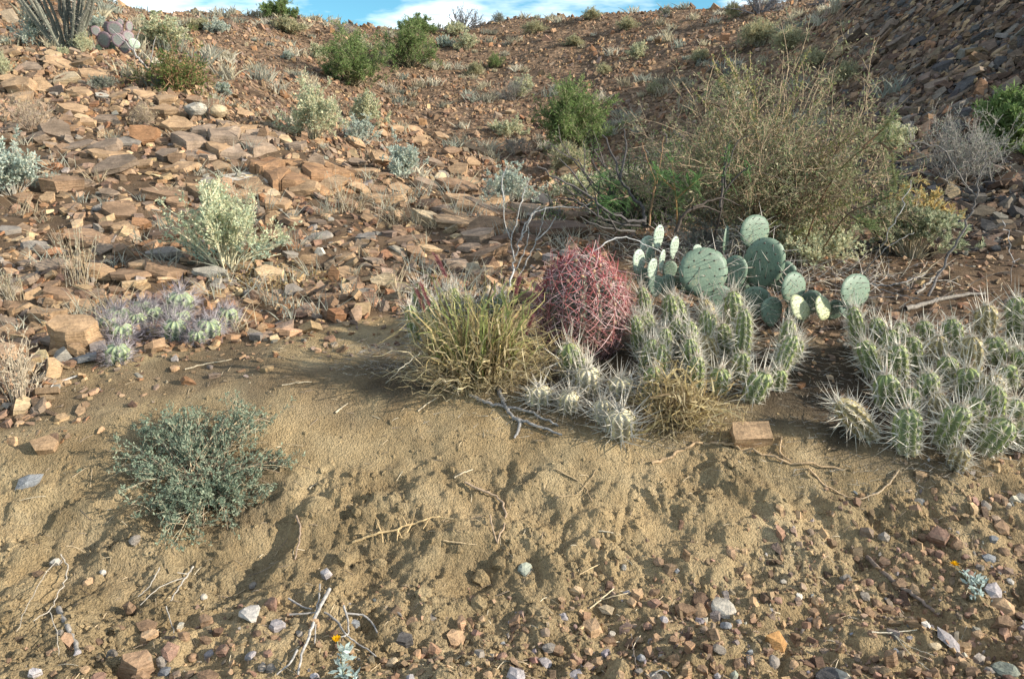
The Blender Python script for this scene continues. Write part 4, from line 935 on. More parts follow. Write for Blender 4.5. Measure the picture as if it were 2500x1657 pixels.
# the shrubs of the slopes and the skyline: kind, u, v of the foot, width, height, label
GS = 'shrubs dotted over the slopes'
for a in [
 ('green', 349, 86, 74, 44, 'rounded bright green bush left of a duller green bush on the far slope', 'green bush'),
 ('green', 409, 69, 60, 36, 'duller green bush behind and right of the rounded bright green bush', 'green bush'),
 ('green', 276, 18, 38, 16, 'round green bush standing alone on the skyline', 'green bush'),
 ('green', 416, 33, 30, 13, 'low green bush on the skyline left of the leafless bluish shrub', 'green bush'),
 ('green', 578, 150, 72, 60, 'feathery bright green bush left of the big thorn thicket', 'green bush'),
 ('green', 1012, 152, 44, 50, 'dark green bush at the frame edge below the shale hill', 'green bush'),
 ('twigs', 462, 34, 40, 20, 'leafless bluish shrub with tall twigs on the skyline saddle', 'bare shrub'),
 ('twigs', 762, 17, 56, 26, 'airy grey-blue shrub on the skyline where the dark hill begins', 'bare shrub'),
 ('twigs', 826, 4, 26, 12, 'bluish shrub cut by the top of the frame on the dark hill', 'bare shrub'),
 ('grey', 498, 24, 16, 9, 'small dark grey shrub beside the leafless bluish shrub on the skyline', 'grey shrub'),
 ('twigs', 666, 17, 12, 8, 'tiny pinkish twig bush on the right part of the skyline', 'bare shrub'),
 ('straw', 592, 20, 16, 9, 'pale tuft on the brow of the right hill', 'grass tuft'),
 ('pale', 357, 50, 24, 10, 'pale low bush below the skyline left of the duller green bush', 'pale shrub'),
 ('pale', 466, 51, 20, 14, 'pale sage bush just below the leafless bluish shrub', 'pale shrub'),
 ('pale', 455, 36, 24, 9, 'yellowish low bush at the foot of the leafless bluish shrub', 'pale shrub'),
 ('silver', 444, 48, 15, 9, 'silvery bush right behind the duller green bush', 'silver shrub'),
 ('straw', 534, 34, 22, 9, 'straw-coloured tuft high on the right hill near the saddle', 'grass tuft'),
 ('straw', 627, 31, 20, 10, 'pale round bush near the top of the right hill', 'pale shrub'),
 ('straw', 574, 46, 16, 7, 'low pale tuft on the middle of the right hill', 'grass tuft'),
 ('pale', 637, 60, 18, 14, 'yellow-green round bush alone on the right hill', 'pale shrub'),
 ('straw', 475, 77, 15, 11, 'pale grass bush with tall straw stalks in the gully head', 'grass tuft'),
 ('green', 495, 70, 18, 12, 'faint light green wispy bush in the gully head', 'green bush'),
 ('grey', 513, 102, 44, 17, 'dark twiggy shrub with a pale crown in the middle of the gully', 'grey shrub'),
 ('pale', 524, 98, 26, 15, 'pale leafy crown behind the dark twiggy shrub in the gully', 'pale shrub'),
 ('pale', 508, 139, 36, 14, 'low wide yellowish sage bush on the gully floor', 'pale shrub'),
 ('grey', 516, 155, 34, 13, 'low purple-grey dry bush in front of the yellowish sage bush', 'grey shrub'),
 ('pale', 313, 142, 48, 50, 'tall cream-flowered shrub on the crest of the stony ridge', 'pale shrub'),
 ('pale', 366, 124, 30, 26, 'rounded pale shrub with cream tops behind the ridge crest', 'pale shrub'),
 ('silver', 360, 146, 46, 24, 'silvery shrub spreading below the rounded pale shrub on the crest', 'silver shrub'),
 ('silver', 403, 178, 32, 34, 'small pale shrub with dry stalks among the slabs right of the orange outcrop', 'silver shrub'),
 ('silver', 509, 206, 62, 34, 'silver-grey bush behind the bare white twigs', 'silver shrub'),
 ('straw', 572, 174, 46, 22, 'low straw and sage bush below the feathery bright green bush', 'pale shrub'),
 ('pale', 582, 200, 50, 26, 'pale dry bush between the silver-grey bush and the dark mesquite limbs', 'pale shrub'),
 ('pale', 156, 50, 50, 26, 'pale yellow-green bush right behind the purple prickly pear', 'pale shrub'),
 ('silver', 98, 28, 26, 9, 'low grey-green bush behind the ocotillo below the skyline', 'silver shrub'),
 ('silver', 36, 46, 46, 28, 'blue-grey shrub at the left foot of the ocotillo', 'silver shrub'),
 ('pale', 82, 53, 18, 17, 'cream bush touching the right foot of the ocotillo', 'pale shrub'),
 ('pale', 62, 56, 14, 8, 'whitish low plant at the very foot of the ocotillo', 'pale shrub'),
 ('silver', 221, 96, 15, 14, 'small silvery shrub at the right end of the low green thorn bush', 'silver shrub'),
 ('grey', 100, 90, 28, 9, 'low grey dry bush among slabs left of the green thorn bush', 'grey shrub'),
 ('dry', 144, 128, 18, 22, 'dry upright grass leaning against the grey slab below the thorn bush', 'dry grass'),
 ('dry', 26, 132, 58, 34, 'dry grey-tan bush of fine stalks near the frame edge', 'dry shrub'),
 ('silver', 8, 198, 46, 46, 'silver-leaved shrub cut by the frame edge on the stony slope', 'silver shrub'),
 ('pale', 3, 78, 14, 22, 'pale shrub cut by the frame edge above the dry bush', 'pale shrub'),
 ('straw', 759, 47, 38, 20, 'taller of two straw shrubs side by side under the skyline', 'straw shrub'),
 ('straw', 790, 51, 36, 18, 'paler right-hand one of the two straw shrubs under the skyline', 'straw shrub'),
 ('straw', 815, 68, 30, 15, 'straw shrub downhill of the two straw shrubs', 'straw shrub'),
 ('straw', 846, 82, 26, 16, 'thin straw bush at the foot of the shale hill behind the thicket', 'straw shrub'),
 ('straw', 733, 18, 13, 12, 'pinkish straw bush at the left of the airy skyline shrub', 'straw shrub'),
 ('pale', 898, 150, 44, 26, 'pale feathery bush against the shale hill right of the thicket', 'pale shrub'),
 ('grey', 968, 190, 112, 66, 'big grey broom-like bush below the shale hill', 'grey shrub'),
 ('straw', 727, 98, 30, 13, 'pale sage tuft on the slope above the thicket', 'grass tuft'),
 ('straw', 604, 75, 16, 9, 'dull tuft on the slope above the feathery bright green bush', 'grass tuft'),
 ('straw', 655, 95, 18, 10, 'small straw bush at the upper left of the thicket', 'grass tuft'),
 ('straw', 200, 30, 24, 8, 'straw tuft just under the skyline right of the purple prickly pear', 'grass tuft'),
 ('silver', 216, 33, 26, 9, 'grey-green low bush under the skyline in the left part', 'silver shrub'),
 ('straw', 286, 33, 30, 10, 'straw bush below the round skyline bush', 'grass tuft'),
 ('grey', 343, 35, 26, 9, 'dark low bush on the skyline slope left of the saddle', 'grey shrub'),
 ('silver', 287, 60, 10, 7, 'tiny grey bush alone on the gravel left of the bright green bush', 'silver shrub'),
 ('pale', 318, 60, 18, 13, 'pale bush touching the left shoulder of the bright green bush', 'pale shrub'),
 ('straw', 700, 62, 18, 8, 'low straw bush in the shade right of the yellow-green round bush', 'grass tuft'),
]:
    kind, u, v, w, h, lab, cat = a
    shrub(kind, lab, cat, u, v, w, h, GS, {'green': 'green_bush', 'twigs': 'bare_shrub', 'grey': 'grey_shrub', 'straw': 'straw_shrub', 'dry': 'dry_shrub'}.get(kind, 'pale_shrub'), lo=.35 if kind == 'green' else .5)

# low green thorn bush on the left slope, its limbs orange-brown
def thorn_bush(name, label, u, vb, w, h, seed, lc, wc, nleaf, nst, L, Wd, upr, r, flat=1.0, m1=6, m2=6, hang=.0, lo=.45, leafk=1.0, jit=.10, cat='thorn bush', l2=.16, offy=.3):
    rg = np.random.default_rng(seed)
    p = hit(u, vb); k = project(p)[2] / FPX; R, Hh = w * k * .5, h * k
    t = thing(name, label, cat, (p[0], p[1] + R * offy, gz(p[0], p[1] + R * offy) - .01))
    p0 = stems(rg, nst, R, Hh, 9, .10, upr, jit, flat, lo); p1 = offshoots(rg, p0, m1, .40 * R, .2, .15, 5, .7); p2 = offshoots(rg, p1, m2, l2 * R, .15, .1, 3)
    wc = np.array(wc); b = MB()
    b.tubes(p0, r, r * .3, cols(rg, len(p0), [wc * .6, wc * .8]), 5, wc * 1.3); b.tubes(p1, r * .45, r * .16, cols(rg, len(p1), [wc, wc * 1.2]), 3)
    tw = MB(); tw.tubes(p2, r * .20, r * .09, cols(rg, len(p2), [wc * 1.2, wc * 1.5]), 3)
    pa, ta = on_paths(rg, p2, nleaf, .05)
    d = ta * .5 + rdir(rg, nleaf) * .9; d[:, 2] -= hang
    f = MB(); f.leaves(pa + rg.normal(0, .02 * R, pa.shape), d, rdir(rg, nleaf), L * rg.uniform(.5, 1.3, nleaf), Wd * rg.uniform(.6, 1.2, nleaf), cols(rg, nleaf, lc))
    link('branches', b.mesh('branches', M_WOOD), t); link('twigs', tw.mesh('twigs', M_WOOD), t)['kind'] = 'stuff'; link('foliage', f.mesh('foliage', M_LEAF), t)['kind'] = 'stuff'
    return t, p0, p1, R, Hh
thorn_bush('thorn_bush', 'low green thorn bush with orange-brown twigs below the purple prickly pear', 170, 93, 104, 40, 51, [(.13,.18,.055),(.10,.14,.045),(.2,.22,.09)], (.22,.13,.07), 4600, 26, .045, .014, .38, .012, .7, 6, 5)
# a dead branch reaching up left of it
def branch_thing(name, label, cat, pts3, r0, r1, tint, sides=6, side=None, group=None, parent=None, seed=0, jit=.0):
    """one dead branch: list of polylines (world points); the first is the main limb, the others are its forks"""
    rg = np.random.default_rng(seed + 900)
    o0 = np.array(pts3[0][0], float)
    b = MB()
    for i, pl in enumerate(pts3):
        pl = np.array(pl, float) - o0
        n = max(8, 4 * len(pl)); tt = np.linspace(0, len(pl) - 1, n); ix = np.arange(len(pl))
        sm = np.stack([np.interp(tt, ix, pl[:, c]) for c in range(3)], -1)
        for _ in range(2): sm[1:-1] = (sm[:-2] + 2 * sm[1:-1] + sm[2:]) / 4
        ln = np.linalg.norm(np.diff(sm, axis=0), axis=1).sum()
        sm[1:-1] += rg.normal(0, .012 * ln if jit == 0 else jit * ln, (n - 2, 3)) * .6
        k0 = r0 if i == 0 else r0 * .6; k1 = r1 if i == 0 else r1 * .7
        rad = 1 + rg.uniform(-.07, .07, (1, n))
        b.tubes(sm[None], k0, k1, np.array(tint) * rg.uniform(.85, 1.1), sides, None, rad)
    o = link(name, b.mesh(name, M_WOOD, True), parent)
    if parent is None: o.location = tuple(o0)
    if label: tag(o, label, cat, group)
    return o
def px_path(pts, lift=0.0, y0=None):
    """a polyline given by pixels: foot on the ground, the rest standing above it at the same distance (h = None: lying on the ground)"""
    out = []
    for a in pts:
        if len(a) == 2:
            p = hit(*a); out.append((p[0], p[1], p[2] + lift))
        else: out.append(tuple(at_y(a[0], a[1], np.array(a[2] if a[2] > 0 else y0))))
    return out
y_ = hit(165, 90)[1]
branch_thing('dead_branch', 'thin bare grey branch rising left from the green thorn bush', 'branch', [px_path([(160, 84), (142, 63, y_), (136, 56, y_), (125, 40, y_ + .1), (110, 28, y_ + .2)], 0), px_path([(150, 72, y_), (152, 52, y_), (156, 36, y_)]), px_path([(137, 58, y_), (133, 48, y_), (140, 30, y_)])], .016, .005, (.36, .33, .31))

# the big thorn thicket and the dark mesquite in front of it
t, p0, p1, R, Hh = thorn_bush('thorn_thicket', 'very large grey-olive thicket of fine twigs behind the prickly pear', 772, 272, 325, 174, 61, [(.23,.235,.135),(.29,.28,.165),(.18,.20,.11),(.42,.37,.25),(.15,.18,.095),(.30,.24,.15),(.22,.25,.12)], (.26,.19,.125), 32000, 70, .032, .0095, .62, .008, .8, 9, 6, .0, .4, 1.0, .06, 'thicket', .13, .45)
rg = np.random.default_rng(62)
b = MB(); tall = stems(rg, 30, R * .9, Hh * 1.28, 8, .1, .75, .05, .6, .62); b.tubes(tall, .006, .0018, (.36, .25, .15), 3)
o = link('tall_shoot', b.mesh('tall_shoot', M_WOOD), t); o['kind'] = 'stuff'
f = MB(); pa, ta = on_paths(rg, tall, 2600, .55); d = ta * .5 + rdir(rg, len(pa)); f.leaves(pa, d, rdir(rg, len(pa)), .026 * rg.uniform(.6, 1.2, len(pa)), .010, cols(rg, len(pa), [(.24,.24,.10),(.30,.28,.12),(.20,.22,.09)]))
o = link('shoot_foliage', f.mesh('shoot_foliage', M_LEAF), t); o['kind'] = 'stuff'
MESQ = thorn_bush('mesquite', 'dark-limbed green mesquite spreading low in front of the thicket', 655, 228, 180, 92, 63, [(.14,.22,.085),(.10,.175,.065),(.18,.26,.10),(.22,.28,.13)], (.085,.072,.068), 12000, 40, .030, .009, .30, .017, .55, 6, 5, .1, .35, 1.0, .10, 'mesquite', .16, .2)
def pinnate(name, label, polys, seed, leaf_c, wood_c, n_leaf=40, Lr=.07, r0=.006, group=None, parent=None, cat='mesquite shoot'):
    """a shoot with feathery leaves made of paired leaflets"""
    rg = np.random.default_rng(seed)
    o0 = np.array(polys[0][0]); t = thing(name, label, cat, o0, group)
    b = MB(); f = MB()
    for pl in polys:
        pl = np.array(pl) - o0; n = 14; tt = np.linspace(0, len(pl) - 1, n); sm = np.stack([np.interp(tt, np.arange(len(pl)), pl[:, c]) for c in range(3)], -1)
        for _ in range(2): sm[1:-1] = (sm[:-2] + 2 * sm[1:-1] + sm[2:]) / 4
        b.tubes(sm[None], r0, r0 * .3, wood_c, 4)
        pa, ta = on_paths(rg, sm[None], n_leaf, .3)
        d = ta * .3 + rdir(rg, n_leaf); d[:, 2] += .1; d /= np.linalg.norm(d, axis=-1, keepdims=True)
        ln = Lr * rg.uniform(.6, 1.2, (n_leaf, 1)); e = pa + d * ln; m = (pa + e) / 2; e[:, 2] -= .25 * ln[:, 0]
        ra = bez(pa, m, e, 4); b.tubes(ra, r0 * .16, r0 * .1, np.array(leaf_c[0]) * .9, 3)
        K = 9
        for s_ in (-1, 1):
            tt = np.linspace(.2, 1, K)
            for q_ in tt:
                base = (1 - q_) ** 2 * pa + 2 * q_ * (1 - q_) * m + q_ ** 2 * e
                sd = np.cross(d, [0, 0, 1.]) ; sd /= np.linalg.norm(sd, axis=-1, keepdims=True) + 1e-6
                f.leaves(base, sd * s_ + d * .45, np.array([[0, 0, 1.]]) + rdir(rg, n_leaf) * .3, ln[:, 0] * .27, ln[:, 0] * .075, cols(rg, n_leaf, leaf_c))
    link('stem', b.mesh('stem', M_WOOD), t); link('foliage', f.mesh('foliage', M_LEAF), t)['kind'] = 'stuff'
    return t
GREENS = [(.12, .23, .08), (.10, .19, .07), (.16, .26, .10)]
pinnate('mesquite_shoot', 'upright bright green feathery shoot with orange stem behind the pale prickly pear pads', [px_path([(677, 236), (677, 205, 4.75), (674, 182, 4.75), (672, 160, 4.75)]), px_path([(675, 200, 4.75), (690, 186, 4.7), (700, 178, 4.7)]), px_path([(675, 190, 4.75), (662, 178, 4.7), (655, 168, 4.7)])], 71, GREENS, (.33, .20, .09), 34, .085)
pinnate('mesquite_shoot', 'drooping bright green feathery sprig low on the dark mesquite', [px_path([(640, 216), (628, 196, 4.9), (612, 182, 4.8), (598, 178, 4.8)]), px_path([(628, 196, 4.9), (612, 200, 4.7), (600, 206, 4.7)])], 72, GREENS, (.16, .12, .08), 40, .085)
pinnate('mesquite_shoot', 'long brown arching branch with paired leaflets at the right of the thicket', [px_path([(800, 262), (818, 200, 5.3), (840, 168, 5.2), (862, 148, 5.1), (880, 142, 5.1), (893, 140, 5.1)]), px_path([(880, 142, 5.1), (893, 152, 5.0), (892, 172, 5.0), (897, 184, 5.0)]), px_path([(862, 148, 5.1), (884, 128, 5.1), (894, 114, 5.1)])], 73, [(.20, .24, .10), (.16, .21, .09), (.30, .32, .18)], (.17, .10, .055), 46, .075, .008)
pinnate('mesquite_shoot', 'lower brown branch with paired leaflets reaching right from the thicket foot', [px_path([(815, 262), (845, 212, 5.0), (868, 205, 4.95), (890, 196, 4.9), (908, 188, 4.9)]), px_path([(845, 212, 5.0), (860, 222, 4.9), (875, 226, 4.9)])], 74, [(.18, .24, .10), (.14, .20, .08)], (.15, .10, .06), 40, .075, .007)
pinnate('mesquite_shoot', 'dark crooked branch with a green sprig rising through the middle of the thicket', [px_path([(712, 250), (722, 205, 4.9), (725, 188, 4.9), (741, 172, 4.9), (752, 165, 4.9)]), px_path([(725, 188, 4.9), (724, 170, 4.9), (730, 148, 4.9)])], 75, GREENS, (.07, .06, .055), 20, .07, .010)

# the big pale shrub with its litter of yellow leaves, mid left
rg = np.random.default_rng(81)
p = hit(220, 276); k = project(p)[2] / FPX
t = thing('pale_shrub', 'large pale green leafy shrub with cream stalks above yellow leaf litter', 'pale shrub', (p[0], p[1] + .12, gz(p[0], p[1] + .12)))
R, Hh = 118 * k * .5, 82 * k
p0 = stems(rg, 70, R, Hh, 7, .15, .66, .05, .9, .5); p0 = p0 + (p0[:, :, 2:3] * np.array([-.10, 0, 0])); p1 = offshoots(rg, p0, 4, .26 * Hh, .35, .5, 4, .9); p2 = offshoots(rg, p1, 3, .10 * Hh, .2, .5, 3, .9)
b = MB(); b.tubes(p0, .0045, .0026, cols(rg, len(p0), [(.62, .55, .37), (.55, .50, .34), (.68, .61, .42)]), 4); b.tubes(p1, .0024, .0012, cols(rg, len(p1), [(.52, .48, .32), (.46, .46, .32)]), 3); b.tubes(p2, .001, .0006, (.5, .5, .34), 3)
link('branches', b.mesh('branches', M_WOOD), t)
n = 8200; pa, ta = on_paths(rg, np.concatenate([p2, p1[:, :3]]), n, .1); d = ta * .6 + rdir(rg, n) * .8; d[:, 2] += .2
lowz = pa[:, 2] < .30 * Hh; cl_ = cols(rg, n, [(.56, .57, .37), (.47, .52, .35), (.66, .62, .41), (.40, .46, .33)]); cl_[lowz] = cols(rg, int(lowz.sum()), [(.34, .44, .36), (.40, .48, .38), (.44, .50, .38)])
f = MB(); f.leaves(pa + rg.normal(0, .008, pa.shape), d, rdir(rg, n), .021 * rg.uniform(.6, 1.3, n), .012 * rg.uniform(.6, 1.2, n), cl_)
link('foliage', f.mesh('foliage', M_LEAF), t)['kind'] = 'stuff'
# litter
rg = np.random.default_rng(82); n = 1500
c_ = np.array([hit(258, 272), hit(285, 285), hit(240, 285)]); i = rg.integers(0, 3, n); x = c_[i, 0] + rg.normal(0, .17, n); y = c_[i, 1] + rg.normal(0, .10, n)
z = height(x, y) + rg.uniform(.004, .05, n) * rg.uniform(0, 1, n)
f = MB(); f.leaves(np.stack([x, y, z], -1), rdir(rg, n) * [1, 1, .4], np.array([[0, 0, 1.]]) + rdir(rg, n) * .6, .022 * rg.uniform(.5, 1.3, n), .012 * rg.uniform(.5, 1.2, n), cols(rg, n, [(.52, .38, .17), (.60, .45, .22), (.42, .30, .14), (.5, .42, .26)]))
link('leaf_litter', f.mesh('leaf_litter', M_LEAF), kind='stuff')

# yellow-leaved shrub on the right
rg = np.random.default_rng(83)
p = hit(925, 262); k = project(p)[2] / FPX; R, Hh = 112 * k * .5, 66 * k
t = thing('yellow_shrub', 'pale shrub with yellow-orange dry tips right of the thicket', 'yellow shrub', (p[0], p[1] + .2, gz(p[0], p[1] + .2)))
p0 = stems(rg, 60, R, Hh, 7, .15, .68, .05, .7, .5); p1 = offshoots(rg, p0, 4, .28 * Hh, .35, .5, 4, .9); p2 = offshoots(rg, p1, 3, .11 * Hh, .2, .5, 3, .9)
b = MB(); b.tubes(p0, .004, .002, (.38, .32, .22), 4); b.tubes(p1, .002, .001, (.40, .34, .22), 3); link('branches', b.mesh('branches', M_WOOD), t)
n = 7500; pa, ta = on_paths(rg, p2, n, .0); d = ta + rdir(rg, n) * .7
top = pa[:, 2] + .25 * pa[:, 0] > .80 * Hh; cl_ = cols(rg, n, [(.36, .38, .25), (.42, .43, .30), (.30, .34, .22)]); cl_[top] = cols(rg, int(top.sum()), [(.48, .33, .13), (.52, .40, .18), (.40, .30, .13), (.42, .40, .22)])
f = MB(); f.leaves(pa, d, rdir(rg, n), .034 * rg.uniform(.6, 1.3, n), .014, cl_); link('foliage', f.mesh('foliage', M_LEAF), t)['kind'] = 'stuff'

# the blue-green mat shrub on the bank: sprays of tiny leaves
rg = np.random.default_rng(84)
p = hit(190, 500); k = project(p)[2] / FPX
t = thing('mat_shrub', 'low blue-green mat shrub with wiry sprays on the tan soil bank', 'mat shrub', p + np.array([0, .08, -.01]))
R = 100 * k
n = 130; a = rg.uniform(0, 2 * math.pi, n); rho = R * np.sqrt(rg.uniform(.03, 1, n)) * np.where(np.sin(a) < 0, .88, 1.05)
ex, ey = np.cos(a) * rho, np.sin(a) * rho * (.80 + .12 * np.sin(3 * a))
hz = height(p[0] + ex, p[1] + .08 + ey) - p[2] + .01
e = np.stack([ex, ey, np.maximum(hz, -.12) + rg.uniform(.01, .065, n) * (1.3 - rho / R)], -1)
b0 = np.stack([rg.normal(.02, .035, n), rg.normal(0, .03, n), np.zeros(n)], -1); m = (b0 + e) / 2; m[:, 2] = np.maximum(e[:, 2], .02) + rg.uniform(.02, .085, n)
p0 = wobble(rg, bez(b0, m, e, 9), .012); p1 = offshoots(rg, p0, 6, .085, .25, .35, 5, 1.0); p2 = offshoots(rg, p1, 3, .032, .2, .4, 3, 1.0)
b = MB(); b.tubes(p0, .0026, .0011, cols(rg, n, [(.30, .22, .15), (.24, .18, .13), (.36, .28, .18)]), 4); b.tubes(p1, .0012, .0006, cols(rg, len(p1), [(.33, .27, .18), (.30, .28, .20)]), 3)
link('branches', b.mesh('branches', M_WOOD), t)
n = 17000; pa, ta = on_paths(rg, np.concatenate([p2, p1[:, [0, 2, 4]]]), n, .15); d = ta * .5 + rdir(rg, n) * .8; d[:, 2] += .3
f = MB(); f.leaves(pa, d, rdir(rg, n), 0.0135 * rg.uniform(.6, 1.25, n), .0058 * rg.uniform(.7, 1.2, n), cols(rg, n, [(.235, .29, .21), (.28, .33, .24), (.18, .23, .165), (.33, .36, .26)]))
link('foliage', f.mesh('foliage', M_LEAF), t)['kind'] = 'stuff'

# dry stalks at the left edge
rg = np.random.default_rng(85)
p = hit(20, 402); k = project(p)[2] / FPX
t = thing('dry_shrub', 'dry pale stalks with curled leaves at the edge below the layered rock', 'dry shrub', p)
R, Hh = 66 * k * .5, 74 * k; p0 = stems(rg, 34, R, Hh, 7, .3, .6, .06, .7, .5); p1 = offshoots(rg, p0, 4, .07, .3, .5, 4, .8)
b = MB(); b.tubes(p0, .0022, .0010, cols(rg, 34, [(.42, .34, .24), (.34, .27, .2)]), 4); b.tubes(p1, .0012, .0006, (.42, .35, .26), 3); link('branches', b.mesh('branches', M_WOOD), t)
n = 500; pa, ta = on_paths(rg, p1, n, .2); f = MB(); f.leaves(pa, ta + rdir(rg, n) * .8, rdir(rg, n), .018 * rg.uniform(.5, 1.2, n), .007, cols(rg, n, [(.46, .38, .28), (.38, .31, .23), (.5, .44, .34)])); link('foliage', f.mesh('foliage', M_LEAF), t)['kind'] = 'stuff'

# ocotillo
rg = np.random.default_rng(86)
p = hit(66, 50); k = project(p)[2] / FPX
t = thing('ocotillo', 'ocotillo fan of thorny grey canes leaving the top of the frame', 'ocotillo', p + np.array([0, .1, -.05]))
n = 27
fan = np.linspace(-.80, .62, n) + rg.normal(0, .05, n)
for i in range(n):
    Lc = rg.uniform(2.2, 3.0); side = fan[i]; dy_ = rg.normal(0, .22)
    e = np.array([side * Lc * .95 + rg.normal(0, .05), dy_ * Lc, Lc]); m = e * np.array([.44, .4, .42]); b0 = np.array([side * .16, dy_ * .2, 0])
    pth = wobble(rg, bez(b0[None], m[None], e[None], 18), .05)
    b = MB(); b.tubes(pth, .026 * rg.uniform(.75, 1.15), .012, np.array((.15, .15, .115)) * rg.uniform(.65, 1.3), 6, (.17, .155, .14), 1 + rg.uniform(-.12, .12, (1, 18)))
    pa, ta = on_paths(rg, pth, 170, .03); d = np.cross(ta, rdir(rg, 170)); d /= np.linalg.norm(d, axis=-1, keepdims=True)
    b.spines(pa + d * .015, pa + d * .055, .005, (.30, .27, .23))
    link('cane', b.mesh('cane', M_WOOD), t)

# hillside tufts too many to count
rg = np.random.default_rng(87); n = 1500
y = np.exp(rg.uniform(math.log(9), math.log(33), n)); x = y * rg.uniform(-.66, .52, n)
dn = fbm(x * .28, y * .28, 3, 15); ok = rg.uniform(0, 1, n) < sstep(-.35, .45, dn) * np.where(y > 16, 1, .35) * np.interp(x / y, [-.4, -.2, 0, .4], [1, 1, .85, .7])
x, y = x[ok], y[ok]; n = len(x); z = height(x, y)
nb = 34; i = np.repeat(np.arange(n), nb); sz = rg.uniform(.10, .30, n)[i]
b0 = np.stack([x[i], y[i], z[i] - .01], -1) + rg.normal(0, 1, (n * nb, 3)) * np.stack([sz * .35, sz * .3, sz * 0], -1)
e = b0 + np.stack([rg.normal(0, .45, n * nb) * sz, rg.normal(0, .45, n * nb) * sz, rg.uniform(.5, 1.1, n * nb) * sz], -1); m = (b0 + e) / 2; m[:, 2] += .2 * sz
tc_ = cols(rg, n, [(.42, .37, .26), (.36, .34, .26), (.46, .41, .29), (.31, .32, .26), (.50, .46, .36)])[i]
f = MB(); f.blades(bez(b0, m, e, 3), .016 + .0006 * y[i], tc_, None, rg)
link('dry_grass', f.mesh('dry_grass', M_LEAF), kind='stuff')
# dry wisps between the slabs of the near slope
rg = np.random.default_rng(88); n = 150
y = np.exp(rg.uniform(math.log(3.7), math.log(8.5), n)); x = y * rg.uniform(-.66, .15, n); ok = soil_edge(x, y) > .8; x, y = x[ok], y[ok]; n = len(x); z = height(x, y)
nb = 16; i = np.repeat(np.arange(n), nb); sz = rg.uniform(.06, .17, n)[i]
b0 = np.stack([x[i], y[i], z[i] + .01], -1) + rg.normal(0, 1, (n * nb, 3)) * np.stack([sz * .3, sz * .3, sz * 0], -1)
e = b0 + np.stack([rg.normal(0, .5, n * nb) * sz, rg.normal(0, .5, n * nb) * sz, rg.uniform(.5, 1.2, n * nb) * sz], -1); m = (b0 + e) / 2; m[:, 2] += .15 * sz
f = MB(); f.blades(bez(b0, m, e, 4), .0022 + .0006 * y[i], cols(rg, n, [(.46, .38, .26), (.38, .35, .27), (.42, .42, .34), (.33, .33, .28)])[i], None, rg)
link('dry_wisps', f.mesh('dry_wisps', M_LEAF), kind='stuff')
for u, v, w, h, lab in ((352, 212, 44, 44, 'thin tan grass with tall stalks on the slab ledge left of centre'), (400, 226, 60, 40, 'wispy dry weeds with small leaves beside the dark slab ledge'), (205, 120, 20, 22, 'sparse tan grass behind the whitish boulder'), (80, 285, 30, 60, 'thin bare weed with a forked white top on the slope'), (240, 205, 40, 30, 'fine dry grass behind the pale shrub'), (10, 300, 20, 30, 'sparse dry weed at the frame edge above the layered rock')):
    rg = np.random.default_rng(int(u + v)); p = hit(u, v); k = project(p)[2] / FPX; nb = 46
    b0 = rg.normal(0, .22, (nb, 3)) * [w * k, w * k * .6, 0]; e = b0 + np.stack([rg.normal(0, .35, nb) * w * k, rg.normal(0, .3, nb) * w * k, rg.uniform(.35, 1.05, nb) * h * k], -1); m = (b0 + e) / 2; m[:, 2] += .12 * h * k
    g_ = MB(); g_.tubes(bez(b0, m, e, 5), .0017, .0009, cols(rg, nb, [(.48, .40, .27), (.40, .33, .24), (.5, .45, .36)]), 3)
    pa, ta = on_paths(rg, bez(b0, m, e, 5), 120, .5); g_.leaves(pa, ta + rdir(rg, 120) * .7, rdir(rg, 120), .02, .007, cols(rg, 120, [(.48, .42, .30), (.40, .38, .28)]))
    o = link('dry_grass_tuft', g_.mesh('dry_grass_tuft', M_LEAF)); o.location = tuple(p); tag(o, lab, 'dry grass', 'dry grass tufts on the stony slope')

rg = np.random.default_rng(89); n = 900
y = np.exp(rg.uniform(math.log(1.7), math.log(3.9), n)); x = y * rg.uniform(-.66, .66, n); z = height(x, y) + .003
b0 = np.stack([x, y, z], -1); a = rg.uniform(0, 6.28, n); ln = np.clip(rg.lognormal(math.log(.022), .6, n), .008, .09)
e = b0 + np.stack([np.cos(a) * ln, np.sin(a) * ln, 0 * ln], -1); e[:, 2] = height(e[:, 0], e[:, 1]) + .004; m = (b0 + e) / 2 + rg.normal(0, .08, (n, 3)) * ln[:, None]; m[:, 2] += .004
f = MB(); f.tubes(bez(b0, m, e, 4), .0013, .0008, cols(rg, n, [(.44, .34, .22), (.52, .44, .32), (.16, .12, .09), (.22, .17, .13), (.36, .28, .19)]), 3)
link('twig_litter', f.mesh('twig_litter', M_WOOD), kind='stuff')

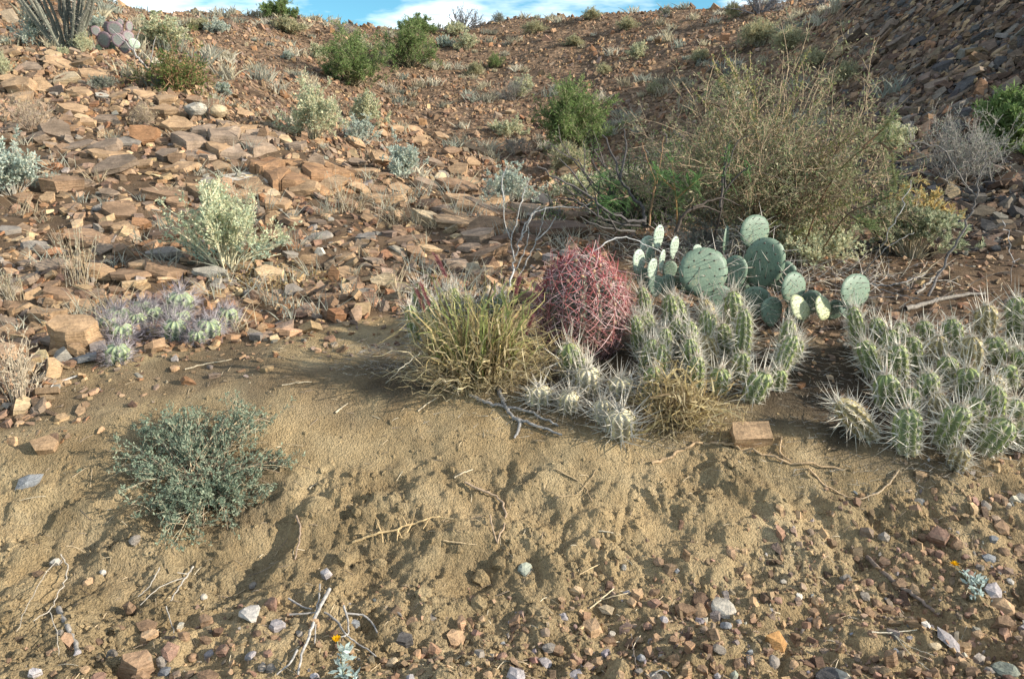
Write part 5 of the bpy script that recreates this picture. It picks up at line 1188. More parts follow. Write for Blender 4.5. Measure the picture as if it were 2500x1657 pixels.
# the dark limbs of the mesquite, and the tangle of dead twigs under it
def Z5(x, y, d): return (471 + x * .18178, 32.8 + y * .18178, d)
mq = MESQ[0]
for i, (pl, r0, tn) in enumerate([([Z5(960, 1060, 4.75), Z5(950, 960, 4.8), Z5(880, 900, 4.8), Z5(820, 800, 4.85), Z5(790, 680, 4.9), Z5(720, 560, 4.95)], .013, (.07, .062, .06)), ([Z5(960, 1040, 4.75), Z5(860, 1030, 4.7), Z5(740, 980, 4.65), Z5(640, 880, 4.65), Z5(480, 800, 4.6), Z5(360, 720, 4.6)], .010, (.09, .08, .078)), ([Z5(930, 1060, 4.75), Z5(800, 1050, 4.7), Z5(700, 1010, 4.65), Z5(620, 950, 4.65), Z5(560, 900, 4.6)], .009, (.08, .07, .068)), ([Z5(1130, 1090, 4.75), Z5(1160, 1000, 4.75), Z5(1220, 960, 4.75), Z5(1300, 955, 4.8), Z5(1370, 985, 4.8)], .013, (.085, .066, .055)), ([Z5(1370, 960, 4.85), Z5(1390, 800, 4.9), Z5(1400, 640, 4.95), Z5(1430, 590, 4.95)], .009, (.075, .062, .055)), ([Z5(980, 1060, 4.75), Z5(1000, 900, 4.8), Z5(1020, 830, 4.8), Z5(980, 740, 4.8), Z5(940, 600, 4.85)], .007, (.24, .14, .075)), ([Z5(900, 1090, 4.7), Z5(800, 1080, 4.6), Z5(690, 1060, 4.55), Z5(600, 1010, 4.55)], .008, (.09, .08, .075))]):
    o = branch_thing('limb', None, None, [px_path(pl), px_path([pl[-3], (pl[-2][0] + 12, pl[-2][1] - 10, pl[-2][2]), (pl[-1][0] + 22, pl[-1][1] - 6, pl[-1][2])])], r0, r0 * .35, tn, 6, parent=mq, seed=40 + i); o.location = tuple(np.array(px_path(pl[:1])[0]) - np.array(mq.location))
rg = np.random.default_rng(91); mb = MB()
for u, v, n_, sx, sy in ((700, 268, 130, .32, .22), (770, 275, 150, .35, .22), (840, 275, 110, .3, .25), (640, 255, 80, .3, .2), (870, 290, 60, .25, .2)):
    c_ = hit(u, v); x = c_[0] + rg.normal(0, sx, n_); y = c_[1] + rg.normal(0, sy, n_); z = height(x, y) + .005
    b0 = np.stack([x, y, z], -1); ln = rg.uniform(.08, .32, (n_, 1)); d = rdir(rg, n_); d[:, 2] = np.abs(d[:, 2]) * .7
    e = b0 + d * ln; m = (b0 + e) / 2 + rg.normal(0, .12, (n_, 3)) * ln; m[:, 2] = np.maximum(m[:, 2], z)
    mb.tubes(wobble(rg, bez(b0, m, e, 6), .008), .0026, .0012, cols(rg, n_, [(.30, .27, .24), (.20, .17, .15), (.36, .32, .26), (.14, .115, .10), (.40, .34, .24)]), 3)
link('twig_litter', mb.mesh('twig_litter', M_WOOD), kind='stuff')
shrub('pale', 'low grey-green weedy bush under the right skirt of the thicket', 'grey shrub', 815, 268, 90, 36, GS, 'grey_shrub', 97, .5, True, lo=.4)
shrub('grey', 'thin twiggy undergrowth directly behind the topmost prickly pear pad', 'grey shrub', 715, 262, 90, 40, GS, 'grey_shrub', 98, .9, True, lo=.4)

# ------------------------------------------------------------------ cacti
GREEN_SKIN = np.array((.155, .225, .10))
def stem_body(rng, L, r, nr, nt, ribd=.16, base_c=(.36, .31, .19), skin=GREEN_SKIN, bend=0.0):
    """ribbed stem along +z; returns mesh plus areole points and normals"""
    per = 4; na = nr * per; nz = 18
    t = np.linspace(0, 1, nz); dome = np.where(t < .72, .90 + .10 * np.sin(t / .72 * 1.57), np.sqrt(np.clip(1 - ((t - .72) / .285) ** 2, .0, 1)))
    ph = np.arange(na) * 2 * math.pi / na
    T, PH = np.meshgrid(t, ph, indexing='ij')
    tub = np.cos(2 * math.pi * T * nt)
    rr_ = r * dome[:, None] * (1 + ribd * np.cos(PH * nr) + .045 * tub * (np.cos(PH * nr) > .3)) * (1 + .05 * np.sin(PH * 2 + 4 * T + rng.uniform(0, 6)))
    bx = bend * L * T ** 2
    V = np.stack([rr_ * np.cos(PH) + bx, rr_ * np.sin(PH), L * T], -1)
    i = np.arange(nz - 1)[:, None] * na; k = np.arange(na)[None]
    q = np.stack([i + k, i + (k + 1) % na, i + na + (k + 1) % na, i + na + k], -1).reshape(-1, 4)
    c = skin[None, None] * (1 + 1.0 * (np.cos(PH * nr) > .5)[..., None] * np.array([1.0, .85, .35])) * (1 + .25 * (T[..., None] - .4))
    cork = sstep(.30, .0, T + rng.uniform(-.08, .08, T.shape))[..., None] * .8
    c = c * (1 - cork) + np.array(base_c) * cork
    ar, an, at_ = [], [], []
    for kk in range(nr):
        a = kk * 2 * math.pi / nr
        for j in range(nt + 1):
            tt = (j + (.5 if kk % 2 else 0)) / nt
            if tt > 1.0 or tt < .06: continue
            rad = r * np.interp(tt, t, dome) * (1 + ribd)
            up = 0 if tt < .72 else (tt - .72) / .28
            ar.append((rad * math.cos(a) + bend * L * tt ** 2, rad * math.sin(a), L * tt)); n = np.array([math.cos(a) * (1 - .6 * up), math.sin(a) * (1 - .6 * up), .15 + 1.1 * up]); an.append(n / np.linalg.norm(n)); at_.append(tt)
    return V.reshape(-1, 3), q, c.reshape(-1, 3), np.array(ar), np.array(an), np.array(at_)
def areole_spines(rng, mb, ar, an, nrad, ncen, lr, lc, r, c0, c1, cc0=None, cc1=None, up=.15, rc=1.4):
    n = len(ar)
    u = np.cross(an, [0, 0, 1.]); u /= np.linalg.norm(u, axis=-1, keepdims=True) + 1e-6; w = np.cross(u, an)
    for k in range(nrad):
        a = 2 * math.pi * k / nrad + rng.uniform(-.3, .3, n)
        d = (np.cos(a)[:, None] * u + np.sin(a)[:, None] * w) * rng.uniform(.75, 1.1, (n, 1)) + an * rng.uniform(.25, .6, (n, 1)); d /= np.linalg.norm(d, axis=-1, keepdims=True)
        mb.spines(ar, ar + d * (lr * rng.uniform(.6, 1.2, (n, 1))), r, c0, c1)
    for k in range(ncen):
        d = an + rng.normal(0, .38, (n, 3)); d[:, 2] += up; d /= np.linalg.norm(d, axis=-1, keepdims=True)
        mb.spines(ar, ar + d * (lc * rng.uniform(.55, 1.25, (n, 1))), r * rc, c0 if cc0 is None else cc0, c1 if cc1 is None else cc1)
WHITE0, WHITE1 = (.74, .70, .60), (.55, .46, .36)
def stem_meshes(seed, ratio, nt, purple=False, bend=0.0, dead=False, old=False):
    rg = np.random.default_rng(seed); r = .036; L = 2 * r * ratio
    V, q, c, ar, an, at_ = stem_body(rg, L, r, 9, nt, .25, bend=bend, skin=np.array((.36, .33, .25)) if dead else np.array((.20, .17, .095)) if old else np.array((.14, .175, .075)) if not purple else np.array((.165, .205, .135)))
    body = new_mesh('stem', V, [q], M_SKIN, True, c)
    mb = MB()
    if purple:
        areole_spines(rg, mb, ar, an, 9, 0, .026, 0, .0008, (.66, .62, .60), (.6, .52, .54))
        areole_spines(rg, mb, ar, an, 0, 7, 0, .066, .0009, None, None, (.46, .42, .43), (.20, .15, .18), .25, 1.2)
    elif dead:
        areole_spines(rg, mb, ar, an, 4, 2, .04, .085, .0016, (.66, .62, .54), (.50, .44, .37), up=.0)
    else:
        areole_spines(rg, mb, ar, an, 8, 0, .027, 0, .0013, WHITE0, WHITE1); pick = rg.uniform(0, 1, len(ar)) < .62; areole_spines(rg, mb, ar[pick], an[pick], 0, 2, 0, .088, .0018, (.80, .77, .68), (.66, .58, .48), up=.05, rc=1.0)
        lowm = at_ > .5; areole_spines(rg, mb, ar[lowm], an[lowm], 0, 1, 0, .032, .0007, (.60, .42, .34), (.40, .2, .16), up=.3)
    return body, mb.mesh('spines', M_SPINE), L, r
VAR = {}
for i, (ratio, nt) in enumerate(((1.3, 4), (2.0, 6), (2.8, 8), (3.8, 11))):
    for s in range(4): VAR[(ratio, s)] = stem_meshes(300 + i * 7 + s, ratio, nt, bend=(-.05, .10, .16, -.12)[s], old=s == 3)
PUR = [stem_meshes(400 + s, 1.35, 4, True) for s in range(3)]
DEAD = [stem_meshes(420 + s, 1.1, 4, dead=True) for s in range(2)]
def aim(p, tip, spin):
    d = Vector(tip) - Vector(p); L = d.length
    q = Vector((0, 0, 1)).rotation_difference(d.normalized())
    return q.to_matrix() @ Matrix.Rotation(spin, 3, 'Z'), L
def add_stem(root, ub, vb, ut, vt, w, rng, pool=None, dy=0.0, sink=.02, yb=None, label=None):
    p = hit(ub, vb) if yb is None else None
    if p is None:
        p = at_y(ub, vb, np.array(yb)); 
    tip = at_y(ut, vt, np.array(p[1] + dy)); k = project(p)[2] / FPX
    Rm, L = aim(p, tip, rng.uniform(0, 6.28)); wd = w * k
    if pool is None:
        ratio = L / wd; key = min(VAR, key=lambda q_: abs(math.log(q_[0] / ratio)) + .02 * rng.uniform()); key = (key[0], int(rng.choice([0, 1, 2, 3], p=[.3, .3, .25, .15])))
        body, sp, L0, r0 = VAR[key]
    else: body, sp, L0, r0 = pool[rng.integers(len(pool))]
    s = wd / (2 * r0 * (1.30 if pool is None else 1.15)); sz = L / L0
    d = (Vector(tip) - Vector(p)).normalized()
    o = link('stem', body, root)
    M = Matrix.Translation(Vector(p) - d * sink - root.location) @ Rm.to_4x4() @ Matrix.Diagonal((s, s, sz, 1))
    o.matrix_local = M
    if label: o['label'] = label
    q_ = link('spines', sp, o); q_['kind'] = 'stuff'
    return o

# ground height lets a hidden foot be given by its distance: foot(u, y)
def foot(u, y):
    x = (u - 512) / FPX * y
    for _ in range(3):
        z = gz(x, y); dep = y * CP - (z - CAM_H) * SP; x = (u - 512) / FPX * dep
    return project(np.array([x, y, gz(x, y)]))[:2]
YOFF = .34
def clump(name, label, u0, v0, stems_, seed, cat='hedgehog cactus', pool=None, group=None):
    rg = np.random.default_rng(seed)
    p = hit(u0, v0); root = thing(name, label, cat, p, group)
    bpy.context.view_layer.update()
    if len(stems_) > 12:
        for st in list(stems_):
            if rg.uniform() < .22: stems_ = stems_ + [(st[0] + rg.uniform(-16, 16), st[1] + rg.uniform(-2, 22), st[2] + rg.uniform(-14, 14), st[3] + rg.uniform(.0, .16), st[4] * rg.uniform(.75, .95))]
    for st in stems_:
        ut, vt, ub, y, w = st[:5]; y = y + YOFF; ut += rg.normal(0, 3.5); vt += rg.normal(0, 3)
        fu, fv = foot(ub, y)
        add_stem(root, float(fu), float(fv), ut, vt, w * (.95 if len(stems_) > 12 else 1), rg, pool if len(st) < 6 else st[5], dy=rg.uniform(-.04, .02))
    return root
k6 = .18809
def r6(x, y): return 675.8 + x * k6, 196.6 + y * k6
def r5(x, y): return 368.6 + x * .15675, 196.6 + y * .15675
def st6(xt, yt, xb, y, w): u, v = r6(xt, yt); return (u, v, r6(xb, 0)[0], y, w * k6)
def st5(xt, yt, xb, y, w): u, v = r5(xt, yt); return (u, v, r5(xb, 0)[0], y, w * .15675)
mid = [st6(70, 650, 85, 3.05, 100), st6(10, 495, 30, 3.35, 105), st6(175, 540, 190, 3.25, 100), st6(315, 495, 330, 3.35, 115), st6(440, 600, 335, 3.1, 95), st6(350, 770, 335, 2.98, 100), st6(605, 720, 535, 2.98, 95), st6(655, 640, 560, 3.12, 90), st6(265, 880, 230, 2.86, 120), st6(465, 905, 405, 2.82, 140),
       st6(190, 680, 200, 3.12, 100), st6(530, 900, 540, 2.90, 95), st6(95, 760, 100, 2.93, 95), st6(260, 640, 270, 3.2, 95),
       st5(1750, 600, 1800, 3.35, 95), st5(1955, 590, 1930, 3.35, 105), st5(1895, 790, 1870, 3.05, 110), st5(1800, 690, 1805, 3.2, 100), st5(1790, 1045, 1788, 2.82, 125), st5(2080, 1000, 2080, 2.84, 110), st5(2065, 830, 2060, 2.98, 95), st5(1960, 760, 1960, 3.12, 100), st5(1745, 850, 1760, 2.98, 100), st5(1850, 900, 1850, 2.92, 105), st5(1720, 740, 1740, 3.15, 95), st5(2160, 700, 2150, 3.15, 95)]
clump('hedgehog_cactus', 'clump of green white-spined hedgehog cactus stems between barrel cactus and prickly pear', 740, 400, mid, 501)
rt = [st6(920, 560, 1000, 3.10, 90), st6(1010, 720, 1060, 2.92, 110), st6(1110, 680, 1150, 3.0, 115), st6(1140, 790, 1180, 2.85, 115), st6(1120, 900, 1125, 2.72, 140), st6(870, 1030, 1030, 2.58, 135), st6(1230, 1120, 1225, 2.50, 155), st6(1500, 1080, 1420, 2.52, 155), st6(1770, 1180, 1640, 2.50, 150), st6(1690, 930, 1640, 2.68, 135), st6(1545, 740, 1560, 2.92, 130), st6(1570, 890, 1555, 2.76, 135), st6(1340, 910, 1340, 2.72, 125), st6(1375, 710, 1370, 2.98, 115), st6(1250, 730, 1265, 2.98, 115), st6(1450, 610, 1470, 3.12, 120),
      st6(1620, 560, 1640, 3.2, 125), st6(1800, 510, 1815, 3.25, 125), st6(1705, 730, 1720, 3.0, 120), st6(1765, 870, 1770, 2.86, 125), st6(1830, 1060, 1770, 2.62, 140), st6(1440, 800, 1440, 2.88, 115), st6(1250, 990, 1250, 2.66, 110), st6(1400, 1010, 1390, 2.62, 115), st6(1610, 1040, 1560, 2.58, 125), st6(1200, 640, 1215, 3.15, 100), st6(1530, 1310, 1490, 2.42, 110), st6(1860, 760, 1870, 2.95, 125), st6(1060, 620, 1110, 3.1, 95), st6(1320, 640, 1330, 3.15, 100), st6(1890, 1180, 1850, 2.52, 135), st6(1720, 1010, 1680, 2.6, 120), st6(1960, 980, 1960, 2.8, 130), st6(1960, 600, 1960, 3.15, 130)]
YOFF = .40
clump('hedgehog_cactus', 'largest green hedgehog cactus mound at the frame edge, white spines overlapping the soil', 930, 455, rt, 502)
YOFF = .34
clump('hedgehog_cactus', 'fat pale half-dry hedgehog cactus stem standing in front of the barrel cactus', 573, 385, [st5(1280, 940, 1300, 2.98, 165), st5(1350, 1010, 1365, 2.94, 120)], 503)
clump('hedgehog_cactus', 'small hedgehog cactus group peeping over the back of the grass clump', 440, 300, [st5(330, 520, 350, 3.55, 100), st5(450, 570, 455, 3.45, 110), st5(560, 580, 560, 3.5, 100), st5(650, 560, 650, 3.55, 100), st5(730, 590, 730, 3.5, 100), st5(400, 600, 400, 3.4, 90), st5(300, 640, 310, 3.4, 90), st5(820, 590, 820, 3.5, 90)], 504)
# dried white spine skeletons in front
for i, (a, lab) in enumerate([(st5(1390, 1080, 1390, 2.86, 150), 'dried white-spined cactus stem leaning on the fat pale stem'), (st5(1615, 1140, 1610, 2.84, 150), 'grey dried cactus ball right of the fat pale stem'), (st5(1275, 1240, 1270, 2.76, 120), 'flattened white spine ball at the foot of the fat pale stem'), (st5(1085, 1175, 1090, 2.80, 150), 'dried spiny stem tangled in the right end of the grass clump'), (st5(1620, 1345, 1610, 2.66, 170), 'brightest white spine ball lying in front at the edge of the soil'), (st5(1500, 1290, 1500, 2.72, 120), 'low dry spine tuft left of the brightest white spine ball')]):
    clump('dead_cactus', lab, r5(a[0], 0)[0] * 0 + a[2], foot(a[2], a[3] + YOFF)[1], [a], 510 + i, 'dead cactus', DEAD, 'dried cactus skeletons in front of the barrel')
# purple-spined clump on the left
def sl(x, y): return 73.73 + x * .07617, 286.7 + y * .07617
pl = []
for x, y, w, b in ((590, 380, 300, 470), (620, 560, 260, 640), (570, 830, 270, 930), (900, 260, 240, 360), (1040, 320, 220, 420), (1390, 180, 330, 330), (1330, 500, 270, 640), (1770, 520, 300, 660), (2020, 350, 250, 470), (1400, 380, 240, 470), (820, 400, 220, 500), (1620, 620, 200, 700), (470, 470, 240, 560)):
    u, v = sl(x, y - w * .45); ub, vb = sl(x, b + w * .12); pl.append((u, v, ub, vb, w * .07617))
rg = np.random.default_rng(520)
root = thing('hedgehog_cactus', 'small purple-spined hedgehog cactus row on the lip of the soil bank', 'hedgehog cactus', hit(165, 325))
bpy.context.view_layer.update()
for u, v, ub, vb, w in pl: add_stem(root, ub, vb, u, v, w, rg, PUR, dy=-.03)
mb = MB(); n = 420; pp = np.array([hit(*sl(x_, y_)) for x_, y_ in ((950, 620), (1000, 700), (900, 560), (700, 700), (1200, 560), (1500, 560))]); i = rg.integers(0, 6, n)
b0 = pp[i] + rg.normal(0, .035, (n, 3)) * [1, 1, .3] + [0, 0, .02]; d = rdir(rg, n); d[:, 2] *= .5
mb.spines(b0, b0 + d * .05, .0008, (.40, .36, .38), (.3, .24, .28)); o = link('spine_litter', mb.mesh('spine_litter', M_SPINE), kind='stuff')

# barrel cactus
rg = np.random.default_rng(530)
p = hit(584, 366); k = project(p)[2] / FPX; Rb = 86 * k * .5; Hb = 110 * k
t = thing('barrel_cactus', 'fat barrel cactus wrapped in long hooked red spines', 'barrel cactus', (p[0], p[1] + Rb * .8, gz(p[0], p[1] + Rb * .8) - .03))
nr, nz = 15, 26; na = nr * 6
tt = np.linspace(0, 1, nz); prof = np.sin(np.clip(tt, 0, 1) * math.pi * .93 + .20) ** .55
prof[-1] = .10
ph = np.arange(na) * 2 * math.pi / na; T, PH = np.meshgrid(tt, ph, indexing='ij')
rb = np.abs(np.cos(PH * nr / 2)) ** 1.0
r_ = Rb * prof[:, None] * (.80 + .20 * rb + .05 * np.cos(2 * math.pi * T * 11) * (rb > .8))
V = np.stack([r_ * np.cos(PH), r_ * np.sin(PH), Hb * T * .97], -1)
i = np.arange(nz - 1)[:, None] * na; kk = np.arange(na)[None]
q_ = np.stack([i + kk, i + (kk + 1) % na, i + na + (kk + 1) % na, i + na + kk], -1).reshape(-1, 4)
cskin = np.array((.085, .09, .06))[None, None] * (.75 + .5 * rb[..., None]); cork = sstep(.4, .05, T)[..., None] * .8; cskin = cskin * (1 - cork) + np.array((.20, .165, .13)) * cork
body = link('body', new_mesh('body', V.reshape(-1, 3), [q_], M_SKIN, True, cskin.reshape(-1, 3)), t)
ar, an, at_ = [], [], []
for kk_ in range(nr):
    a = kk_ * 2 * math.pi / nr
    for j in range(12):
        u_ = (j + .5 * (kk_ % 2) + .4) / 12
        if u_ > .99: continue
        rad = Rb * float(np.interp(u_, tt, prof)); ar.append((rad * 1.01 * math.cos(a), rad * 1.01 * math.sin(a), Hb * u_ * .97)); n_ = np.array([math.cos(a), math.sin(a), (u_ - .45) * 1.9]); an.append(n_ / np.linalg.norm(n_)); at_.append(u_)
ar, an, at_ = np.array(ar), np.array(an), np.array(at_); n = len(ar)
u = np.cross(an, [0, 0, 1.]); u /= np.linalg.norm(u, axis=-1, keepdims=True); w = np.cross(u, an)
for name, num, ln, r0, spread, lift, curl in (('radial_spines', 9, .10, .0014, 1.0, .18, .2), ('hooked_spines', 4, .13, .0020, .75, .5, .5)):
    mb = MB()
    for j in range(num):
        a = 2 * math.pi * (j + .5 * (num < 8)) / num + rg.uniform(-.3, .3, n)
        d = (np.cos(a)[:, None] * u + np.sin(a)[:, None] * w) * spread + an * lift * rg.uniform(.6, 1.2, (n, 1))
        if num < 8: d[:, 2] += .12 * at_
        d /= np.linalg.norm(d, axis=-1, keepdims=True); L_ = ln * rg.uniform(.65, 1.25, (n, 1)) * np.where(at_[:, None] > .84, .72, 1.0)
        side = np.cross(d, an) ; side /= np.linalg.norm(side, axis=-1, keepdims=True) + 1e-6
        m = ar + d * L_ * .55; e = ar + d * L_ - an * L_ * curl * rg.uniform(.2, 1, (n, 1)) + side * L_ * rg.uniform(-.25, .25, (n, 1))
        if num < 8: e[:, 2] += rg.uniform(-.35, .3, n) * L_[:, 0]
        red = np.array((.36, .065, .075)); pale = np.array((.66, .43, .42)); grey_ = np.array((.27, .15, .125))
        mixv = np.clip(at_ * 1.25 - .15 + rg.normal(0, .25, n), 0, 1)[:, None]
        c0 = (grey_ * (1 - mixv) + red * mixv); is_pale = rg.uniform(0, 1, (n, 1)) < (.42 if num > 8 else .18); c0 = np.where(is_pale, pale, c0) * rg.uniform(.8, 1.2, (n, 1))  # a random share of the spines is pale
        mb.tubes(bez(ar, m, e, 6), r0, r0 * .35, c0, 3)
    link(name, mb.mesh(name, M_SPINE), t)['kind'] = 'stuff'
mb = MB()
for x in range(0, n, 2):
    if at_[x] > .15: mb.add(IV * [.008, .008, .011] + ar[x] + an[x] * .006, [IF], np.array((.36, .25, .17)) if at_[x] < .75 else np.array((.5, .34, .18)))
link('areoles', mb.mesh('areoles', M_SKIN, True), t)['kind'] = 'stuff'

# prickly pears
def pad_mesh(seed, elong, sp_c0, sp_c1, sp_n=1, sp_l=.35, skin=(.225, .30, .215), dots=(.07, .045, .035), edge=None):
    """a pad of unit height, its foot at the origin, lying in the xz plane"""
    rg = np.random.default_rng(seed); nph, nr_ = 30, 5
    ph = np.arange(nph) * 2 * math.pi / nph
    wx = .5 * elong * (1 + .0 * ph); xo = np.sin(ph) * wx * (1 + .14 * np.cos(ph) ) * (1 + .03 * np.sin(3 * ph + rg.uniform(0, 6)) + .014 * np.sin(13 * ph)); zo = .5 + .5 * np.cos(ph)
    xo = xo * np.where(zo < .25, .55 + .45 * (zo / .25) ** .5, 1)
    V = []; c = []
    for sgn in (1, -1):
        for j in range(nr_):
            f = (j + 1) / nr_; th = .036 * math.sqrt(max(0, 1 - (f * .98) ** 3)) if j < nr_ - 1 else 0.0
            V.append(np.stack([xo * f, np.full(nph, sgn * (th + .006)), .5 + (zo - .5) * f], -1)); cc = np.array(skin) * (1 + .06 * rg.normal(size=(nph, 1)))
            if edge is not None and j >= nr_ - 2: cc = cc * .4 + np.array(edge) * .6
            c.append(cc)
    V = np.vstack(V); c = np.vstack(c); n1 = nr_ * nph
    V = np.vstack([V, [[0, .042, .5], [0, -.042, .5]]]); c = np.vstack([c, [skin, skin]])
    F4, F3 = [], []
    for s_ in range(2):
        o = s_ * n1
        for j in range(nr_ - 1):
            for a in range(nph):
                b_ = (a + 1) % nph; f = (o + j * nph + a, o + j * nph + b_, o + (j + 1) * nph + b_, o + (j + 1) * nph + a); F4.append(f if s_ == 0 else f[::-1])
        for a in range(nph):
            b_ = (a + 1) % nph; f = (o + a, 2 * n1 + s_, o + b_); F3.append(f if s_ == 0 else f[::-1])
    for a in range(nph):
        b_ = (a + 1) % nph; F4.append(((nr_ - 1) * nph + a, (nr_ - 1) * nph + b_, n1 + (nr_ - 1) * nph + b_, n1 + (nr_ - 1) * nph + a))
    w1, w2 = rg.uniform(0, 3), rg.normal()
    warp = lambda x_, z_: .05 * np.sin(z_ * 2.2 + w1) - .02 + .05 * x_ * w2
    V[:, 1] += warp(V[:, 0], V[:, 2])
    body = new_mesh('pad', V, [np.array(F4), np.array(F3)], M_SKIN, True, c)
    P, Nn = [], []
    for sgn in (1, -1):
        for r_i in range(6):
            for c_i in range(5):
                x = (c_i - 2 + .5 * (r_i % 2)) * .21 * elong; z = .14 + r_i * .15
                wz = elong * .5 * math.sqrt(max(0, 1 - ((z - .52) / .5) ** 2))
                if abs(x) < wz * .88: P.append((x + rg.normal(0, .008), sgn * .034, z + rg.normal(0, .01))); Nn.append((x * .6, sgn, .15))
    for a in np.linspace(.5, 5.8, 15): P.append((np.sin(a) * .5 * elong * 1.0, 0, .5 + .5 * math.cos(a))); Nn.append((np.sin(a), rg.normal(0, .4), math.cos(a) + .2))
    P, Nn = np.array(P), np.array(Nn, float); P[:, 1] += warp(P[:, 0], P[:, 2]); Nn /= np.linalg.norm(Nn, axis=-1, keepdims=True)
    mb = MB()
    for x in P: mb.add(IV * np.array([.021, .018, .021]) + x, [IF], np.array(dots))
    for _ in range(sp_n):
        pk = rg.uniform(0, 1, len(P)) < .75; P, Nn = P[pk], Nn[pk]; d = Nn * 1.2 + rg.normal(0, .45, P.shape); d /= np.linalg.norm(d, axis=-1, keepdims=True); mb.spines(P, P + d * sp_l * rg.uniform(.4, 1.15, (len(P), 1)), .0085, sp_c0, sp_c1)
    return body, mb.mesh('spines', M_SPINE)
PADS = [pad_mesh(600 + i, e, (.46, .38, .31), (.82, .78, .72), 1, .5, (.14, .195, .14)) for i, e in enumerate((.95, .85, .72, 1.0))]
PALE = [pad_mesh(610 + i, e, (.50, .42, .38), (.72, .68, .64), 1, .4, (.36, .43, .34)) for i, e in enumerate((.62, .5))]
YEL = [pad_mesh(615, .9, (.42, .34, .24), (.74, .70, .60), 1, .4, (.40, .42, .24))]
PURP = [pad_mesh(620 + i, e, (.3, .22, .25), (.5, .44, .44), 1, .10, (.165, .17, .155), (.08, .05, .06), (.25, .135, .17)) for i, e in enumerate((.8, .9, .55))]
def pad(root, cu, cv, w, h, yaw, roll, y, pool, rng, pitch=0.0, label=None):
    """a pad seen centred on a pixel: yaw 0 faces the path, positive turns its face to the right"""
    c = at_y(cu, cv, np.array(y + (.34 if y < 5 else 0))); k = project(c)[2] / FPX
    body, sp = pool
    Wd = 1.08 * w * k / max(.35, abs(math.cos(yaw)) + .12); Hh = 1.08 * h * k
    xs = np.array([v.co.x for v in body.vertices]); w0 = xs.max() - xs.min()
    R = Matrix.Rotation(yaw, 4, 'Z') @ Matrix.Rotation(pitch, 4, 'X') @ Matrix.Rotation(roll, 4, 'Y')
    o = link('pad', body, root)
    o.matrix_local = Matrix.Translation(Vector(c) - root.location) @ R @ Matrix.Diagonal((Wd / w0, Hh, Hh, 1)) @ Matrix.Translation((0, 0, -.5))
    if label: o['label'] = label
    s_ = link('spines', sp, o); s_['kind'] = 'stuff'
    return o
rg = np.random.default_rng(540)
root = thing('prickly_pear', 'large blue-green prickly pear with round spined pads behind the middle hedgehog clump', 'prickly pear', (*hit(760, 330)[:2], hit(760, 330)[2])); bpy.context.view_layer.update()
def P6(x, y, w, h, yaw, roll, d, pool, pitch=0.0, label=None):
    u_, v_ = r6(x, y); pad(root, u_, v_, w * k6, h * k6, yaw, roll, d, pool, rg, pitch, label)
P6(140, 405, 275, 250, .25, .05, 3.62, PADS[3], -.22, 'largest round pad at the left of the plant')
P6(310, 410, 130, 190, -.35, .10, 3.68, PADS[1], .05)
P6(465, 360, 215, 285, -.30, .15, 3.72, PADS[0], .12, 'tall dark pad facing away from the sun')
P6(412, 190, 180, 175, .55, .0, 3.80, PADS[3], -.10, 'topmost pad, sunlit')
P6(258, 230, 62, 140, 1.1, .05, 3.80, PADS[2], .0)
P6(618, 490, 165, 170, .55, .25, 3.58, PADS[0], -.15)
P6(510, 610, 130, 150, .3, .1, 3.56, PADS[1], -.1)
P6(655, 592, 140, 115, .5, .9, 3.50, YEL[0], -.45, 'yellowish tilted pad')
P6(778, 592, 118, 125, .6, .55, 3.50, YEL[0], -.40)
P6(945, 505, 215, 180, .65, .05, 3.55, PADS[3], -.15, 'separate round pad furthest right')
P6(905, 590, 90, 110, .5, -.1, 3.52, PADS[1], -.1)
P6(112, 285, 60, 60, .4, 0, 3.72, PALE[0], -.1)
P6(420, 560, 170, 170, -.2, 0, 3.66, PADS[0], .1)
for a_ in ((560, 420, 150, 170, -.4, .3, 3.84), (60, 430, 150, 180, .3, -.2, 3.78), (370, 470, 140, 160, .5, -.1, 3.78), (640, 620, 120, 130, -.2, .3, 3.66), (840, 600, 110, 110, .1, .4, 3.60), (720, 560, 110, 130, -.3, .1, 3.70)): P6(*a_, PADS[int(a_[0]) % 4], .08)
P6(230, 560, 190, 170, .1, 0, 3.60, PADS[1], .0)
root = thing('prickly_pear', 'smaller pale prickly pear of upright narrow pads right behind the barrel cactus', 'prickly pear', hit(650, 310)); bpy.context.view_layer.update()
def P5(x, y, w, h, yaw, roll, d, pool, pitch=0.0):
    u_, v_ = r5(x, y); pad(root, u_, v_, w * .15675, h * .15675, yaw, roll, d, pool, rg, pitch)
for a in ((1850, 260, 85, 155, .75, .0, 3.75, PALE[1]), (1950, 325, 75, 140, .85, .1, 3.72, PALE[1]), (1775, 305, 115, 110, .55, -.15, 3.78, PALE[0]), (1718, 420, 105, 170, .75, -.35, 3.68, PALE[0]), (1812, 470, 85, 150, .75, -.08, 3.62, PALE[1]), (1872, 405, 55, 130, 1.0, .15, 3.66, PALE[1]), (1835, 570, 120, 130, .5, .1, 3.62, PADS[1]), (1920, 470, 100, 120, .2, .2, 3.72, PADS[1]), (1760, 520, 110, 130, .1, -.1, 3.7, PADS[2]), (1900, 560, 120, 130, .3, .1, 3.66, PADS[0]), (1790, 380, 70, 120, .6, -.1, 3.74, PADS[2])): P5(*a)
root = thing('prickly_pear', 'purple-tinged prickly pear between the ocotillo and a pale bush', 'prickly pear', hit(118, 57)); bpy.context.view_layer.update()
yp = hit(118, 57)[1] + .1
def P1(x, y, w, h, yaw, roll, dy_, pool, pitch=0.0):
    q1 = .0831; pad(root, x * q1, y * q1, w * q1, h * q1, yaw, roll, yp + dy_, pool, rg, pitch)
